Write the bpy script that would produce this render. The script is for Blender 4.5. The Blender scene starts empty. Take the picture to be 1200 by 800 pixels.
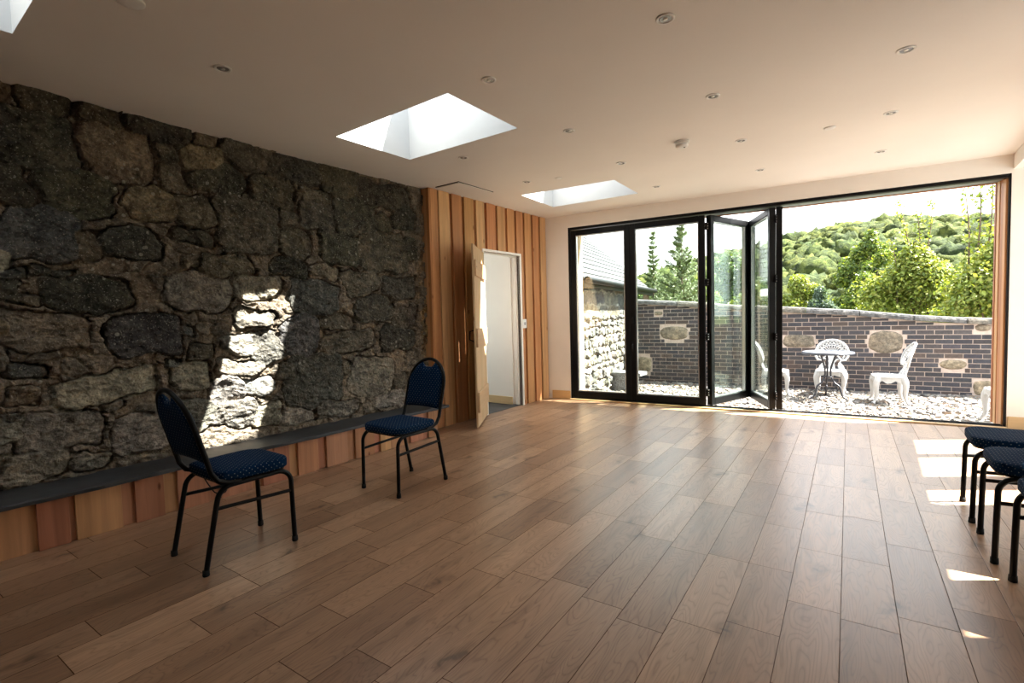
import bpy, bmesh, math, random
import numpy as np
from mathutils import Vector, Matrix

SC = bpy.context.scene
COL = SC.collection
# ------------------------------------------------------------------ camera
cam_d = bpy.data.cameras.new('camera')
cam_d.sensor_width = 36.0
cam_d.lens = 585.33 * 36.0 / 1200.0
cam_d.clip_end = 600
cam = bpy.data.objects.new('camera', cam_d)
COL.objects.link(cam)
YAW, PITCH, ROLL = math.radians(36.268), math.radians(2.8986), math.radians(1.5251)
fw = Vector((-math.sin(YAW) * math.cos(PITCH), math.cos(YAW) * math.cos(PITCH), -math.sin(PITCH)))
rt = Vector((math.cos(YAW), math.sin(YAW), 0.0))
dn = fw.cross(rt)
r2 = rt * math.cos(ROLL) + dn * math.sin(ROLL)
d2 = -rt * math.sin(ROLL) + dn * math.cos(ROLL)
m = Matrix((r2, -d2, -fw)).transposed().to_4x4()
m.translation = Vector((0, 0, 1.2))
cam.matrix_world = m
SC.camera = cam
# ------------------------------------------------------------------ light and exposure
EXPOSURE = 2.6
SKY = 0.85
SUN = 10.5
SC.view_settings.view_transform = 'Standard'
SC.view_settings.look = 'None'
SC.view_settings.gamma = 1.0
SC.view_settings.use_curve_mapping = False
SC.view_settings.exposure = EXPOSURE
SC.cycles.max_bounces = 12
SC.cycles.diffuse_bounces = 6
SC.cycles.glossy_bounces = 4
SC.cycles.transparent_max_bounces = 16
SC.cycles.sample_clamp_indirect = 6.0
SC.cycles.use_denoising = True

world = bpy.data.worlds.new('sky')
SC.world = world
world.use_nodes = True
wn, wl = world.node_tree.nodes, world.node_tree.links
wn.clear()
wo = wn.new('ShaderNodeOutputWorld')
wb = wn.new('ShaderNodeBackground')
wt = wn.new('ShaderNodeTexCoord')
ws = wn.new('ShaderNodeSeparateXYZ')
wr = wn.new('ShaderNodeValToRGB')
wr.color_ramp.elements[0].position = 0.0
wr.color_ramp.elements[0].color = (1.0, 0.99, 0.97, 1)
wr.color_ramp.elements[1].position = 0.9
wr.color_ramp.elements[1].color = (0.80, 0.90, 1.0, 1)
wl.new(wt.outputs['Generated'], ws.inputs[0])
wl.new(ws.outputs['Z'], wr.inputs[0])
wl.new(wr.outputs[0], wb.inputs['Color'])
wb.inputs['Strength'].default_value = SKY
wl.new(wb.outputs[0], wo.inputs[0])

SUN_DIR = Vector((-0.572, -0.365, -1.0)).normalized()
sd = bpy.data.lights.new('sun', 'SUN')
sd.energy = SUN
sd.angle = math.radians(0.53)
sd.color = (1.0, 0.95, 0.87)
sun = bpy.data.objects.new('sun', sd)
sun.rotation_euler = SUN_DIR.to_track_quat('-Z', 'Y').to_euler()
sun.location = (12, 12, 20)
COL.objects.link(sun)

# ------------------------------------------------------------------ helpers
RND = random.Random(7)
NPR = np.random.RandomState(11)


class MB:
    """collects faces of one mesh, with one colour per face"""
    def __init__(s):
        s.v, s.f, s.c, s.sm = [], [], [], []

    def add(s, vs, fs, col=(1, 1, 1), smooth=False):
        o = len(s.v)
        s.v += [tuple(p) for p in vs]
        for f in fs:
            s.f.append(tuple(i + o for i in f))
            s.c.append(col)
            s.sm.append(smooth)
        return s

    def box(s, lo, hi, col=(1, 1, 1), M=None, skip=()):
        x0, y0, z0 = lo
        x1, y1, z1 = hi
        vs = [Vector(p) for p in ((x0, y0, z0), (x1, y0, z0), (x1, y1, z0), (x0, y1, z0), (x0, y0, z1), (x1, y0, z1), (x1, y1, z1), (x0, y1, z1))]
        if M is not None:
            vs = [M @ p for p in vs]
        fs = [(0, 3, 2, 1), (4, 5, 6, 7), (0, 1, 5, 4), (1, 2, 6, 5), (2, 3, 7, 6), (3, 0, 4, 7)]
        return s.add(vs, [f for i, f in enumerate(fs) if i not in skip], col)

    def cbox(s, lo, hi, b=0.004, col=(1, 1, 1), M=None):
        """box with chamfered edges"""
        bm = bmesh.new()
        bmesh.ops.create_cube(bm, size=1.0)
        c = [(lo[i] + hi[i]) / 2 for i in range(3)]
        d = [hi[i] - lo[i] for i in range(3)]
        for v in bm.verts:
            v.co = Vector((c[0] + v.co.x * d[0], c[1] + v.co.y * d[1], c[2] + v.co.z * d[2]))
        bmesh.ops.bevel(bm, geom=bm.edges[:], offset=b, segments=1, affect='EDGES')
        return s.bm(bm, col, M)

    def bm(s, bm, col=(1, 1, 1), M=None, smooth=False):
        bm.verts.index_update()
        vs = [(M @ v.co) if M is not None else v.co.copy() for v in bm.verts]
        fs = [[v.index for v in f.verts] for f in bm.faces]
        bm.free()
        return s.add(vs, fs, col, smooth)

    def tube(s, pts, r, n=10, col=(1, 1, 1), closed=False, caps=True):
        pts = [Vector(p) for p in pts]
        k = len(pts)
        rs = r if isinstance(r, (list, tuple)) else [r] * k
        tans = []
        for i in range(k):
            a = pts[(i - 1) % k] if (closed or i > 0) else pts[i]
            b = pts[(i + 1) % k] if (closed or i < k - 1) else pts[i]
            t = (b - a)
            tans.append(t.normalized() if t.length > 1e-9 else Vector((0, 0, 1)))
        up = Vector((0, 0, 1)) if abs(tans[0].z) < 0.9 else Vector((1, 0, 0))
        nrm = (up - tans[0] * up.dot(tans[0])).normalized()
        vs = []
        for i in range(k):
            nrm = nrm - tans[i] * nrm.dot(tans[i])
            nrm = nrm.normalized() if nrm.length > 1e-6 else tans[i].orthogonal().normalized()
            bi = tans[i].cross(nrm)
            for j in range(n):
                a = 2 * math.pi * j / n
                vs.append(pts[i] + (nrm * math.cos(a) + bi * math.sin(a)) * rs[i])
        fs = []
        for i in range(k if closed else k - 1):
            i2 = (i + 1) % k
            for j in range(n):
                j2 = (j + 1) % n
                fs.append((i * n + j, i * n + j2, i2 * n + j2, i2 * n + j))
        s.add(vs, fs, col, True)
        if caps and not closed:
            s.add(vs[:n], [tuple(reversed(range(n)))], col)
            s.add(vs[-n:], [tuple(range(n))], col)
        return s

    def lathe(s, prof, n=24, col=(1, 1, 1), at=(0, 0, 0), smooth=True):
        vs, fs = [], []
        for (r, z) in prof:
            for j in range(n):
                a = 2 * math.pi * j / n
                vs.append((at[0] + r * math.cos(a), at[1] + r * math.sin(a), at[2] + z))
        for i in range(len(prof) - 1):
            for j in range(n):
                j2 = (j + 1) % n
                fs.append((i * n + j, i * n + j2, (i + 1) * n + j2, (i + 1) * n + j))
        fs.append(tuple(range(n - 1, -1, -1)))
        fs.append(tuple((len(prof) - 1) * n + j for j in range(n)))
        return s.add(vs, fs, col, smooth)

    def prism(s, outline, y0, y1, col=(1, 1, 1), axis='y', M=None):
        n = len(outline)
        def pt(p, h):
            q = {'y': (p[0], h, p[1]), 'z': (p[0], p[1], h), 'x': (h, p[0], p[1])}[axis]
            return (M @ Vector(q)) if M is not None else Vector(q)
        vs = [pt(p, y0) for p in outline] + [pt(p, y1) for p in outline]
        fs = [(i, (i + 1) % n, n + (i + 1) % n, n + i) for i in range(n)]
        fs += [tuple(range(n - 1, -1, -1)), tuple(range(n, 2 * n))]
        return s.add(vs, fs, col)

    def build(s, name, mat, parent=None, origin=None, kind=None, fix=True):
        me = bpy.data.meshes.new(name)
        o = Vector(origin) if origin is not None else Vector((0, 0, 0))
        me.from_pydata([tuple(Vector(p) - o) for p in s.v], [], s.f)
        at = me.color_attributes.new('Col', 'FLOAT_COLOR', 'CORNER')
        cols = np.empty((len(me.loops), 4), dtype=np.float32)
        i = 0
        for f, c in zip(s.f, s.c):
            cols[i:i + len(f), :3] = c
            i += len(f)
        cols[:, 3] = 1
        at.data.foreach_set('color', cols.ravel())
        me.polygons.foreach_set('use_smooth', s.sm)
        me.materials.append(mat)
        if fix:
            b = bmesh.new()
            b.from_mesh(me)
            bmesh.ops.recalc_face_normals(b, faces=b.faces[:])
            b.to_mesh(me)
            b.free()
        me.update()
        ob = bpy.data.objects.new(name, me)
        ob.location = o
        COL.objects.link(ob)
        if parent is not None:
            ob.parent = parent
        if kind:
            ob['kind'] = kind
        return ob


def tag(o, label, cat, group=None, kind=None):
    o['label'] = label
    o['category'] = cat
    if group:
        o['group'] = group
    if kind:
        o['kind'] = kind
    return o


def thing(name, label, cat, loc=(0, 0, 0), rz=0.0, group=None, kind=None):
    o = bpy.data.objects.new(name, None)
    o.empty_display_size = 0.1
    o.location = loc
    o.rotation_euler = (0, 0, rz)
    COL.objects.link(o)
    return tag(o, label, cat, group, kind)


def copy_tree(o, parent=None):
    c = o.copy()
    COL.objects.link(c)
    if parent is not None:
        c.parent = parent
    for ch in list(o.children):
        copy_tree(ch, c)
    return c


def arc(c, r, a0, a1, n, plane='yz', fixed=0.0):
    out = []
    for i in range(n + 1):
        a = math.radians(a0 + (a1 - a0) * i / n)
        u, v = c[0] + r * math.cos(a), c[1] + r * math.sin(a)
        out.append({'yz': (fixed, u, v), 'xz': (u, fixed, v), 'xy': (u, v, fixed)}[plane])
    return out


def smooth_path(pts, n=6):
    """Catmull-Rom through the points"""
    P = [Vector(p) for p in pts]
    P = [P[0] * 2 - P[1]] + P + [P[-1] * 2 - P[-2]]
    out = []
    for i in range(1, len(P) - 2):
        for j in range(n):
            t = j / n
            p0, p1, p2, p3 = P[i - 1:i + 3]
            out.append(0.5 * ((2 * p1) + (p2 - p0) * t + (2 * p0 - 5 * p1 + 4 * p2 - p3) * t * t + (3 * p1 - p0 - 3 * p2 + p3) * t ** 3))
    out.append(P[-2])
    return out


# ---- numpy value noise
def vnoise(x, y, seed=0):
    xi, yi = np.floor(x).astype(np.int64), np.floor(y).astype(np.int64)
    xf, yf = x - xi, y - yi
    u, v = xf * xf * (3 - 2 * xf), yf * yf * (3 - 2 * yf)
    def hsh(a, b):
        h = (a * 374761393 + b * 668265263 + seed * 1274126177) & 0xffffffff
        h = ((h ^ (h >> 13)) * 1274126177) & 0xffffffff
        return ((h ^ (h >> 16)) & 0xffff) / 65535.0
    return (hsh(xi, yi) * (1 - u) + hsh(xi + 1, yi) * u) * (1 - v) + (hsh(xi, yi + 1) * (1 - u) + hsh(xi + 1, yi + 1) * u) * v


def fbm(x, y, oct=4, seed=0):
    s, a, t = 0, 1.0, 0
    for o in range(oct):
        s = s + a * vnoise(x * 2 ** o, y * 2 ** o, seed + o * 17)
        t += a
        a *= 0.5
    return s / t - 0.5


def grid_mesh(name, X, Y, Z, C, mat, parent=None, kind=None, smooth=True):
    """a surface from 2-D arrays of coordinates and colours"""
    h, w = X.shape
    co = np.stack([X, Y, Z], -1).reshape(-1, 3).astype(np.float32)
    i = np.arange(h * w).reshape(h, w)
    q = np.stack([i[:-1, :-1], i[:-1, 1:], i[1:, 1:], i[1:, :-1]], -1).reshape(-1, 4)
    me = bpy.data.meshes.new(name)
    me.vertices.add(len(co))
    me.vertices.foreach_set('co', co.ravel())
    me.loops.add(q.size)
    me.loops.foreach_set('vertex_index', q.ravel().astype(np.int32))
    me.polygons.add(len(q))
    me.polygons.foreach_set('loop_start', (np.arange(len(q)) * 4).astype(np.int32))
    me.polygons.foreach_set('use_smooth', np.full(len(q), smooth))
    me.update(calc_edges=True)
    at = me.color_attributes.new('Col', 'FLOAT_COLOR', 'POINT')
    cc = np.ones((len(co), 4), dtype=np.float32)
    cc[:, :3] = C.reshape(-1, 3)
    at.data.foreach_set('color', cc.ravel())
    me.materials.append(mat)
    ob = bpy.data.objects.new(name, me)
    COL.objects.link(ob)
    if parent is not None:
        ob.parent = parent
    if kind:
        ob['kind'] = kind
    return ob


# ------------------------------------------------------------------ materials
class NT:
    def __init__(s, name):
        s.m = bpy.data.materials.new(name)
        s.m.use_nodes = True
        s.n, s.l = s.m.node_tree.nodes, s.m.node_tree.links
        s.p = s.n['Principled BSDF']
        s.out = s.n['Material Output']

    def new(s, t, **kw):
        nd = s.n.new(t)
        for k, v in kw.items():
            setattr(nd, k, v)
        return nd

    def val(s, sock, v):
        if hasattr(v, 'node'):
            s.l.new(v, sock)
        elif isinstance(v, (tuple, list)) and len(v) == 3 and sock.type == 'RGBA':
            sock.default_value = (*v, 1)
        else:
            sock.default_value = v

    def math(s, op, a, b=0.0, c=None):
        nd = s.new('ShaderNodeMath', operation=op)
        s.val(nd.inputs[0], a)
        s.val(nd.inputs[1], b)
        if c is not None:
            s.val(nd.inputs[2], c)
        return nd.outputs[0]

    def mix(s, f, a, b, blend='MIX'):
        nd = s.new('ShaderNodeMixRGB', blend_type=blend)
        s.val(nd.inputs[0], f)
        s.val(nd.inputs[1], a)
        s.val(nd.inputs[2], b)
        return nd.outputs[0]

    def ramp(s, f, stops):
        nd = s.new('ShaderNodeValToRGB')
        e = nd.color_ramp.elements
        while len(e) < len(stops):
            e.new(0.5)
        for i, (p, c) in enumerate(stops):
            e[i].position = p
            e[i].color = (*c, 1) if len(c) == 3 else c
        s.l.new(f, nd.inputs[0])
        return nd.outputs[0]

    def coord(s, kind='Object', scale=(1, 1, 1), rot=(0, 0, 0), loc=(0, 0, 0)):
        t = s.new('ShaderNodeTexCoord')
        mp = s.new('ShaderNodeMapping')
        mp.inputs['Scale'].default_value = scale
        mp.inputs['Rotation'].default_value = rot
        mp.inputs['Location'].default_value = loc
        s.l.new(t.outputs[kind], mp.inputs[0])
        return mp.outputs[0]

    def noise(s, vec, scale=5, detail=4, rough=0.5, dist=0.0):
        nd = s.new('ShaderNodeTexNoise')
        s.l.new(vec, nd.inputs['Vector'])
        nd.inputs['Scale'].default_value = scale
        nd.inputs['Detail'].default_value = detail
        nd.inputs['Roughness'].default_value = rough
        nd.inputs['Distortion'].default_value = dist
        return nd.outputs[0]

    def attr(s):
        nd = s.new('ShaderNodeAttribute')
        nd.attribute_name = 'Col'
        return nd.outputs['Color']

    def bump(s, h, strength=0.3, dist=0.01):
        b = s.new('ShaderNodeBump')
        b.inputs['Strength'].default_value = strength
        b.inputs['Distance'].default_value = dist
        s.l.new(h, b.inputs['Height'])
        s.l.new(b.outputs[0], s.p.inputs['Normal'])

    def set(s, color=None, rough=None, metal=None, spec=None):
        if color is not None:
            s.val(s.p.inputs['Base Color'], color)
        if rough is not None:
            s.val(s.p.inputs['Roughness'], rough)
        if metal is not None:
            s.val(s.p.inputs['Metallic'], metal)
        if spec is not None:
            s.val(s.p.inputs['Specular IOR Level'], spec)
        return s


def plain(name, color, rough=0.5, metal=0.0, spec=0.5, var=0.0, scale=8, bump=0.0):
    t = NT(name)
    c = t.coord()
    n = t.noise(c, scale, 5)
    if var:
        lo = tuple(x * (1 - var) for x in color)
        hi = tuple(min(1, x * (1 + var)) for x in color)
        t.set(t.ramp(n, [(0.3, lo), (0.7, hi)]))
    else:
        t.set(color)
    t.set(None, rough, metal, spec)
    if bump:
        t.bump(t.noise(c, scale * 6, 4), bump, 0.005)
    return t.m


def wood_mat(name, grain='Z', tint=(1, 1, 1), scale=1.0, rough=0.6, lo=0.72, hi=1.15):
    """per-board colour from the mesh, with long grain and small knots"""
    t = NT(name)
    sc = {'Z': (22, 22, 1.1), 'Y': (22, 1.1, 22), 'X': (1.1, 22, 22)}[grain]
    c = t.coord('Object', tuple(x * scale for x in sc))
    # each board offsets its grain by its own colour
    at = t.attr()
    off = t.new('ShaderNodeVectorMath', operation='MULTIPLY_ADD')
    t.l.new(at, off.inputs[0])
    off.inputs[1].default_value = (41, 37, 53)
    t.l.new(c, off.inputs[2])
    n = t.noise(off.outputs[0], 1.0, 6, 0.6, 0.8)
    n2 = t.noise(off.outputs[0], 0.25, 3, 0.5, 0.3)
    g = t.ramp(n, [(0.25, (lo,) * 3), (0.75, (hi,) * 3)])
    col = t.mix(1.0, at, g, 'MULTIPLY')
    col = t.mix(1.0, col, t.ramp(n2, [(0.3, (0.82, 0.78, 0.72)), (0.65, (1.08, 1.06, 1.04))]), 'MULTIPLY')
    kc = {'Z': (3.2, 3.2, 1.1), 'Y': (3.2, 1.1, 3.2), 'X': (1.1, 3.2, 3.2)}[grain]
    v = t.new('ShaderNodeTexVoronoi')
    t.l.new(t.coord('Object', kc), v.inputs['Vector'])
    v.inputs['Scale'].default_value = 2.2
    k = t.ramp(v.outputs['Distance'], [(0.045, (0.35, 0.22, 0.14)), (0.085, (1, 1, 1))])
    col = t.mix(0.9, col, k, 'MULTIPLY')
    col = t.mix(1.0, col, tint, 'MULTIPLY')
    t.set(col, rough, 0, 0.35)
    t.bump(n, 0.12, 0.004)
    return t.m


def make_floor_mat():
    t = NT('oak_planks')
    W = 0.1835
    c = t.coord('Object', (1, 1, 1), (0, 0, math.radians(-2.2656)))
    sp = t.new('ShaderNodeSeparateXYZ')
    t.l.new(c, sp.inputs[0])
    u = t.math('DIVIDE', t.math('ADD', sp.outputs[0], -0.165), W)
    row = t.math('FLOOR', u)
    wn1 = t.new('ShaderNodeTexWhiteNoise', noise_dimensions='1D')
    t.l.new(row, wn1.inputs['W'])
    ln = t.math('MULTIPLY_ADD', wn1.outputs['Value'], 0.35, 0.52)
    v = t.math('ADD', t.math('DIVIDE', sp.outputs[1], ln), t.math('MULTIPLY', wn1.outputs['Value'], 37.3))
    seg = t.math('FLOOR', v)
    cb = t.new('ShaderNodeCombineXYZ')
    t.l.new(row, cb.inputs[0])
    t.l.new(seg, cb.inputs[1])
    wn2 = t.new('ShaderNodeTexWhiteNoise', noise_dimensions='2D')
    t.l.new(cb.outputs[0], wn2.inputs['Vector'])
    # grain coordinates, shifted per board
    gc = t.new('ShaderNodeCombineXYZ')
    t.l.new(t.math('MULTIPLY_ADD', wn2.outputs['Value'], 91.0, t.math('MULTIPLY', sp.outputs[0], 9.0)), gc.inputs[0])
    t.l.new(t.math('MULTIPLY_ADD', wn2.outputs['Value'], 57.0, t.math('MULTIPLY', sp.outputs[1], 1.5)), gc.inputs[1])
    big = t.noise(gc.outputs[0], 1.0, 2, 0.45, 0.35)
    rings = t.math('FRACT', t.math('MULTIPLY', big, 24.0))
    rings = t.math('ABSOLUTE', t.math('SUBTRACT', rings, 0.5))
    fc = t.new('ShaderNodeCombineXYZ')
    t.l.new(t.math('MULTIPLY', sp.outputs[0], 130.0), fc.inputs[0])
    t.l.new(t.math('MULTIPLY_ADD', wn2.outputs['Value'], 31.0, t.math('MULTIPLY', sp.outputs[1], 5.0)), fc.inputs[1])
    fine = t.noise(fc.outputs[0], 1.0, 4, 0.6)
    base = t.ramp(wn2.outputs['Value'], [(0.0, (0.24, 0.132, 0.074)), (0.3, (0.297, 0.172, 0.101)), (0.6, (0.343, 0.205, 0.123)), (0.9, (0.41, 0.253, 0.155)), (1.0, (0.266, 0.15, 0.086))])
    streak = t.new('ShaderNodeCombineXYZ')
    t.l.new(t.math('MULTIPLY_ADD', wn2.outputs['Value'], 23.0, t.math('MULTIPLY', sp.outputs[0], 13.0)), streak.inputs[0])
    t.l.new(t.math('MULTIPLY_ADD', wn2.outputs['Value'], 71.0, t.math('MULTIPLY', sp.outputs[1], 1.3)), streak.inputs[1])
    base = t.mix(1.0, base, t.ramp(t.noise(streak.outputs[0], 1.0, 3, 0.5), [(0.3, (0.74, 0.71, 0.68)), (0.48, (1.0, 1.0, 1.0)), (0.7, (1.1, 1.09, 1.07))]), 'MULTIPLY')
    col = t.mix(1.0, base, t.ramp(rings, [(0.0, (0.74, 0.7, 0.66)), (0.16, (0.98, 0.975, 0.97)), (0.5, (1.05, 1.05, 1.05))]), 'MULTIPLY')
    col = t.mix(1.0, col, t.ramp(fine, [(0.3, (0.86, 0.84, 0.82)), (0.6, (1.04, 1.04, 1.04))]), 'MULTIPLY')
    # dark knots
    kv = t.new('ShaderNodeTexVoronoi', voronoi_dimensions='2D')
    kc = t.new('ShaderNodeCombineXYZ')
    nz = t.noise(c, 9, 2)
    t.l.new(t.math('MULTIPLY_ADD', nz, 0.35, t.math('MULTIPLY', sp.outputs[0], 2.3)), kc.inputs[0])
    t.l.new(t.math('MULTIPLY_ADD', nz, 0.25, t.math('MULTIPLY', sp.outputs[1], 0.9)), kc.inputs[1])
    t.l.new(kc.outputs[0], kv.inputs['Vector'])
    kv.inputs['Scale'].default_value = 1.0
    col = t.mix(0.85, col, t.ramp(kv.outputs['Distance'], [(0.015, (0.25, 0.2, 0.17)), (0.035, (0.6, 0.55, 0.5)), (0.1, (1, 1, 1))]), 'MULTIPLY')
    # gaps
    fu = t.math('FRACT', u)
    fu = t.math('MINIMUM', fu, t.math('SUBTRACT', 1.0, fu))
    fv = t.math('FRACT', v)
    fv = t.math('MULTIPLY', t.math('MINIMUM', fv, t.math('SUBTRACT', 1.0, fv)), t.math('DIVIDE', ln, W))
    e = t.math('MINIMUM', fu, fv)
    gap = t.ramp(e, [(0.005, (0, 0, 0)), (0.011, (1, 1, 1))])
    col = t.mix(gap, t.mix(1.0, col, (0.22, 0.17, 0.13), 'MULTIPLY'), col)
    t.set(col, None, 0, t.math('MULTIPLY', gap, 0.8))
    t.set(None, t.math('MULTIPLY_ADD', fine, 0.14, 0.29))
    hh = t.math('ADD', t.math('MULTIPLY', gap, 1.0), t.math('MULTIPLY', rings, 0.12))
    t.bump(hh, 0.25, 0.002)
    return t.m


def make_stone_mat(name, spots=True, bumpd=0.022, mult=(1, 1, 1)):
    t = NT(name)
    c = t.coord('Object')
    at = t.attr()
    n = t.noise(c, 14, 6, 0.65)
    n2 = t.noise(c, 55, 4, 0.65)
    n3 = t.noise(c, 4.0, 3, 0.5)
    col = t.mix(1.0, at, t.ramp(n, [(0.3, (0.42, 0.42, 0.42)), (0.5, (1, 1, 1)), (0.7, (1.7, 1.64, 1.55))]), 'MULTIPLY')
    col = t.mix(1.0, col, t.ramp(n2, [(0.35, (0.7, 0.7, 0.7)), (0.65, (1.3, 1.3, 1.3))]), 'MULTIPLY')
    col = t.mix(1.0, col, t.ramp(n3, [(0.35, (0.88, 0.9, 0.89)), (0.65, (1.08, 1.04, 0.98))]), 'MULTIPLY')
    if spots:
        v = t.new('ShaderNodeTexVoronoi')
        t.l.new(c, v.inputs['Vector'])
        v.inputs['Scale'].default_value = 16
        sel = t.math('MULTIPLY', t.math('LESS_THAN', v.outputs['Distance'], 0.2), t.math('GREATER_THAN', t.noise(c, 3.0, 2), 0.57))
        col = t.mix(t.math('MULTIPLY', sel, 0.5), col, (0.34, 0.33, 0.28))
        fl = t.math('GREATER_THAN', t.noise(c, 85, 3, 0.6), 0.63)
        col = t.mix(t.math('MULTIPLY', fl, 0.5), col, (0.34, 0.315, 0.265))
    col = t.mix(1.0, col, mult, 'MULTIPLY')
    t.set(col, 0.9, 0, 0.2)
    cv = t.new('ShaderNodeTexVoronoi', feature='F1')
    wv = t.new('ShaderNodeVectorMath', operation='MULTIPLY_ADD')
    t.l.new(c, wv.inputs[0])
    wv.inputs[1].default_value = (1, 1, 1.6)
    nv = t.new('ShaderNodeTexNoise')
    t.l.new(c, nv.inputs['Vector'])
    nv.inputs['Scale'].default_value = 9
    nv.inputs['Detail'].default_value = 4
    sv = t.new('ShaderNodeVectorMath', operation='SCALE')
    t.l.new(nv.outputs['Color'], sv.inputs[0])
    sv.inputs['Scale'].default_value = 0.16
    t.l.new(sv.outputs[0], wv.inputs[2])
    t.l.new(wv.outputs[0], cv.inputs['Vector'])
    cv.inputs['Scale'].default_value = 17
    hgt = t.math('ADD', t.math('MULTIPLY', n, 1.3), t.math('MULTIPLY', n2, 0.4))
    hgt = t.math('ADD', hgt, t.math('MULTIPLY', cv.outputs['Distance'], 0.9))
    t.bump(hgt, 1.0, bumpd)
    return t.m


def make_fabric_mat():
    t = NT('navy_dotted_fabric')
    tc = t.new('ShaderNodeTexCoord')
    sp = t.new('ShaderNodeSeparateXYZ')
    t.l.new(tc.outputs['Object'], sp.inputs[0])
    sn = t.new('ShaderNodeSeparateXYZ')
    t.l.new(tc.outputs['Normal'], sn.inputs[0])
    flat = t.math('GREATER_THAN', t.math('ABSOLUTE', sn.outputs[2]), 0.6)
    wallp = t.math('SUBTRACT', 1.0, flat)
    # the cloth lies on the top as (x, y) and hangs on the sides as (x + y, z)
    u = t.math('ADD', sp.outputs[0], t.math('MULTIPLY', sp.outputs[1], wallp))
    v = t.math('ADD', t.math('MULTIPLY', sp.outputs[1], flat), t.math('MULTIPLY', sp.outputs[2], wallp))
    # diagonal lattice of small pale dots
    K = 34.0
    p = t.math('FRACT', t.math('MULTIPLY', t.math('ADD', u, v), K))
    q = t.math('FRACT', t.math('MULTIPLY', t.math('SUBTRACT', u, v), K))
    p = t.math('ABSOLUTE', t.math('SUBTRACT', p, 0.5))
    q = t.math('ABSOLUTE', t.math('SUBTRACT', q, 0.5))
    d = t.math('MAXIMUM', p, q)
    dot = t.math('LESS_THAN', d, 0.1)
    weave = t.noise(t.coord('Object'), 420, 2)
    base = t.ramp(weave, [(0.3, (0.001, 0.010, 0.033)), (0.7, (0.002, 0.023, 0.068))])
    t.set(t.mix(t.math('MULTIPLY', dot, 0.8), base, (0.24, 0.27, 0.28)), 0.9, 0, 0.08)
    t.p.inputs['Sheen Weight'].default_value = 0.0
    t.p.inputs['Sheen Tint'].default_value = (0.2, 0.5, 0.9, 1)
    t.bump(weave, 0.15, 0.001)
    return t.m


def make_glass_mat(name, tint=(0.96, 0.985, 0.975), refl=1.0):
    t = NT(name)
    t.n.remove(t.p)
    tr = t.new('ShaderNodeBsdfTransparent')
    tr.inputs[0].default_value = (*tint, 1)
    gl = t.new('ShaderNodeBsdfGlossy')
    gl.inputs['Roughness'].default_value = 0.0
    # Schlick reflectance, the same from both sides of the pane
    fr = t.new('ShaderNodeLayerWeight')
    fr.inputs[0].default_value = 0.5
    mx = t.new('ShaderNodeMixShader')
    sch = t.math('MULTIPLY_ADD', t.math('POWER', fr.outputs['Facing'], 5.0), 0.96, 0.022)
    t.l.new(t.math('MULTIPLY', sch, refl), mx.inputs[0])
    t.l.new(tr.outputs[0], mx.inputs[1])
    t.l.new(gl.outputs[0], mx.inputs[2])
    t.l.new(mx.outputs[0], t.out.inputs[0])
    return t.m


def make_leaf_mat(name, trans=0.35):
    t = NT(name)
    at = t.attr()
    t.set(at, 0.5, 0, 0.35)
    tl = t.new('ShaderNodeBsdfTranslucent')
    t.l.new(t.mix(1.0, at, (1.25, 1.15, 0.5), 'MULTIPLY'), tl.inputs[0])
    mx = t.new('ShaderNodeMixShader')
    mx.inputs[0].default_value = trans
    t.l.new(t.p.outputs[0], mx.inputs[1])
    t.l.new(tl.outputs[0], mx.inputs[2])
    t.l.new(mx.outputs[0], t.out.inputs[0])
    return t.m


def attr_mat(name, rough=0.7, var=0.25, scale=30, bump=0.3, spec=0.3):
    t = NT(name)
    c = t.coord()
    n = t.noise(c, scale, 5, 0.6)
    col = t.mix(1.0, t.attr(), t.ramp(n, [(0.3, (1 - var,) * 3), (0.7, (1 + var,) * 3)]), 'MULTIPLY')
    t.set(col, rough, 0, spec)
    if bump:
        t.bump(n, bump, 0.004)
    return t.m


def make_forest_mat():
    t = NT('forest_canopy')
    c = t.coord()
    n = t.noise(c, 0.9, 6, 0.75)
    n2 = t.noise(c, 0.2, 2, 0.5)
    col = t.mix(1.0, t.attr(), t.ramp(n, [(0.35, (0.35, 0.42, 0.45)), (0.5, (1, 1, 1)), (0.62, (1.7, 1.6, 1.3))]), 'MULTIPLY')
    col = t.mix(1.0, col, t.ramp(n2, [(0.3, (0.8, 0.88, 0.9)), (0.7, (1.2, 1.1, 0.95))]), 'MULTIPLY')
    t.set(col, 0.9, 0, 0.1)
    t.bump(n, 1.0, 0.7)
    return t.m


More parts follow.
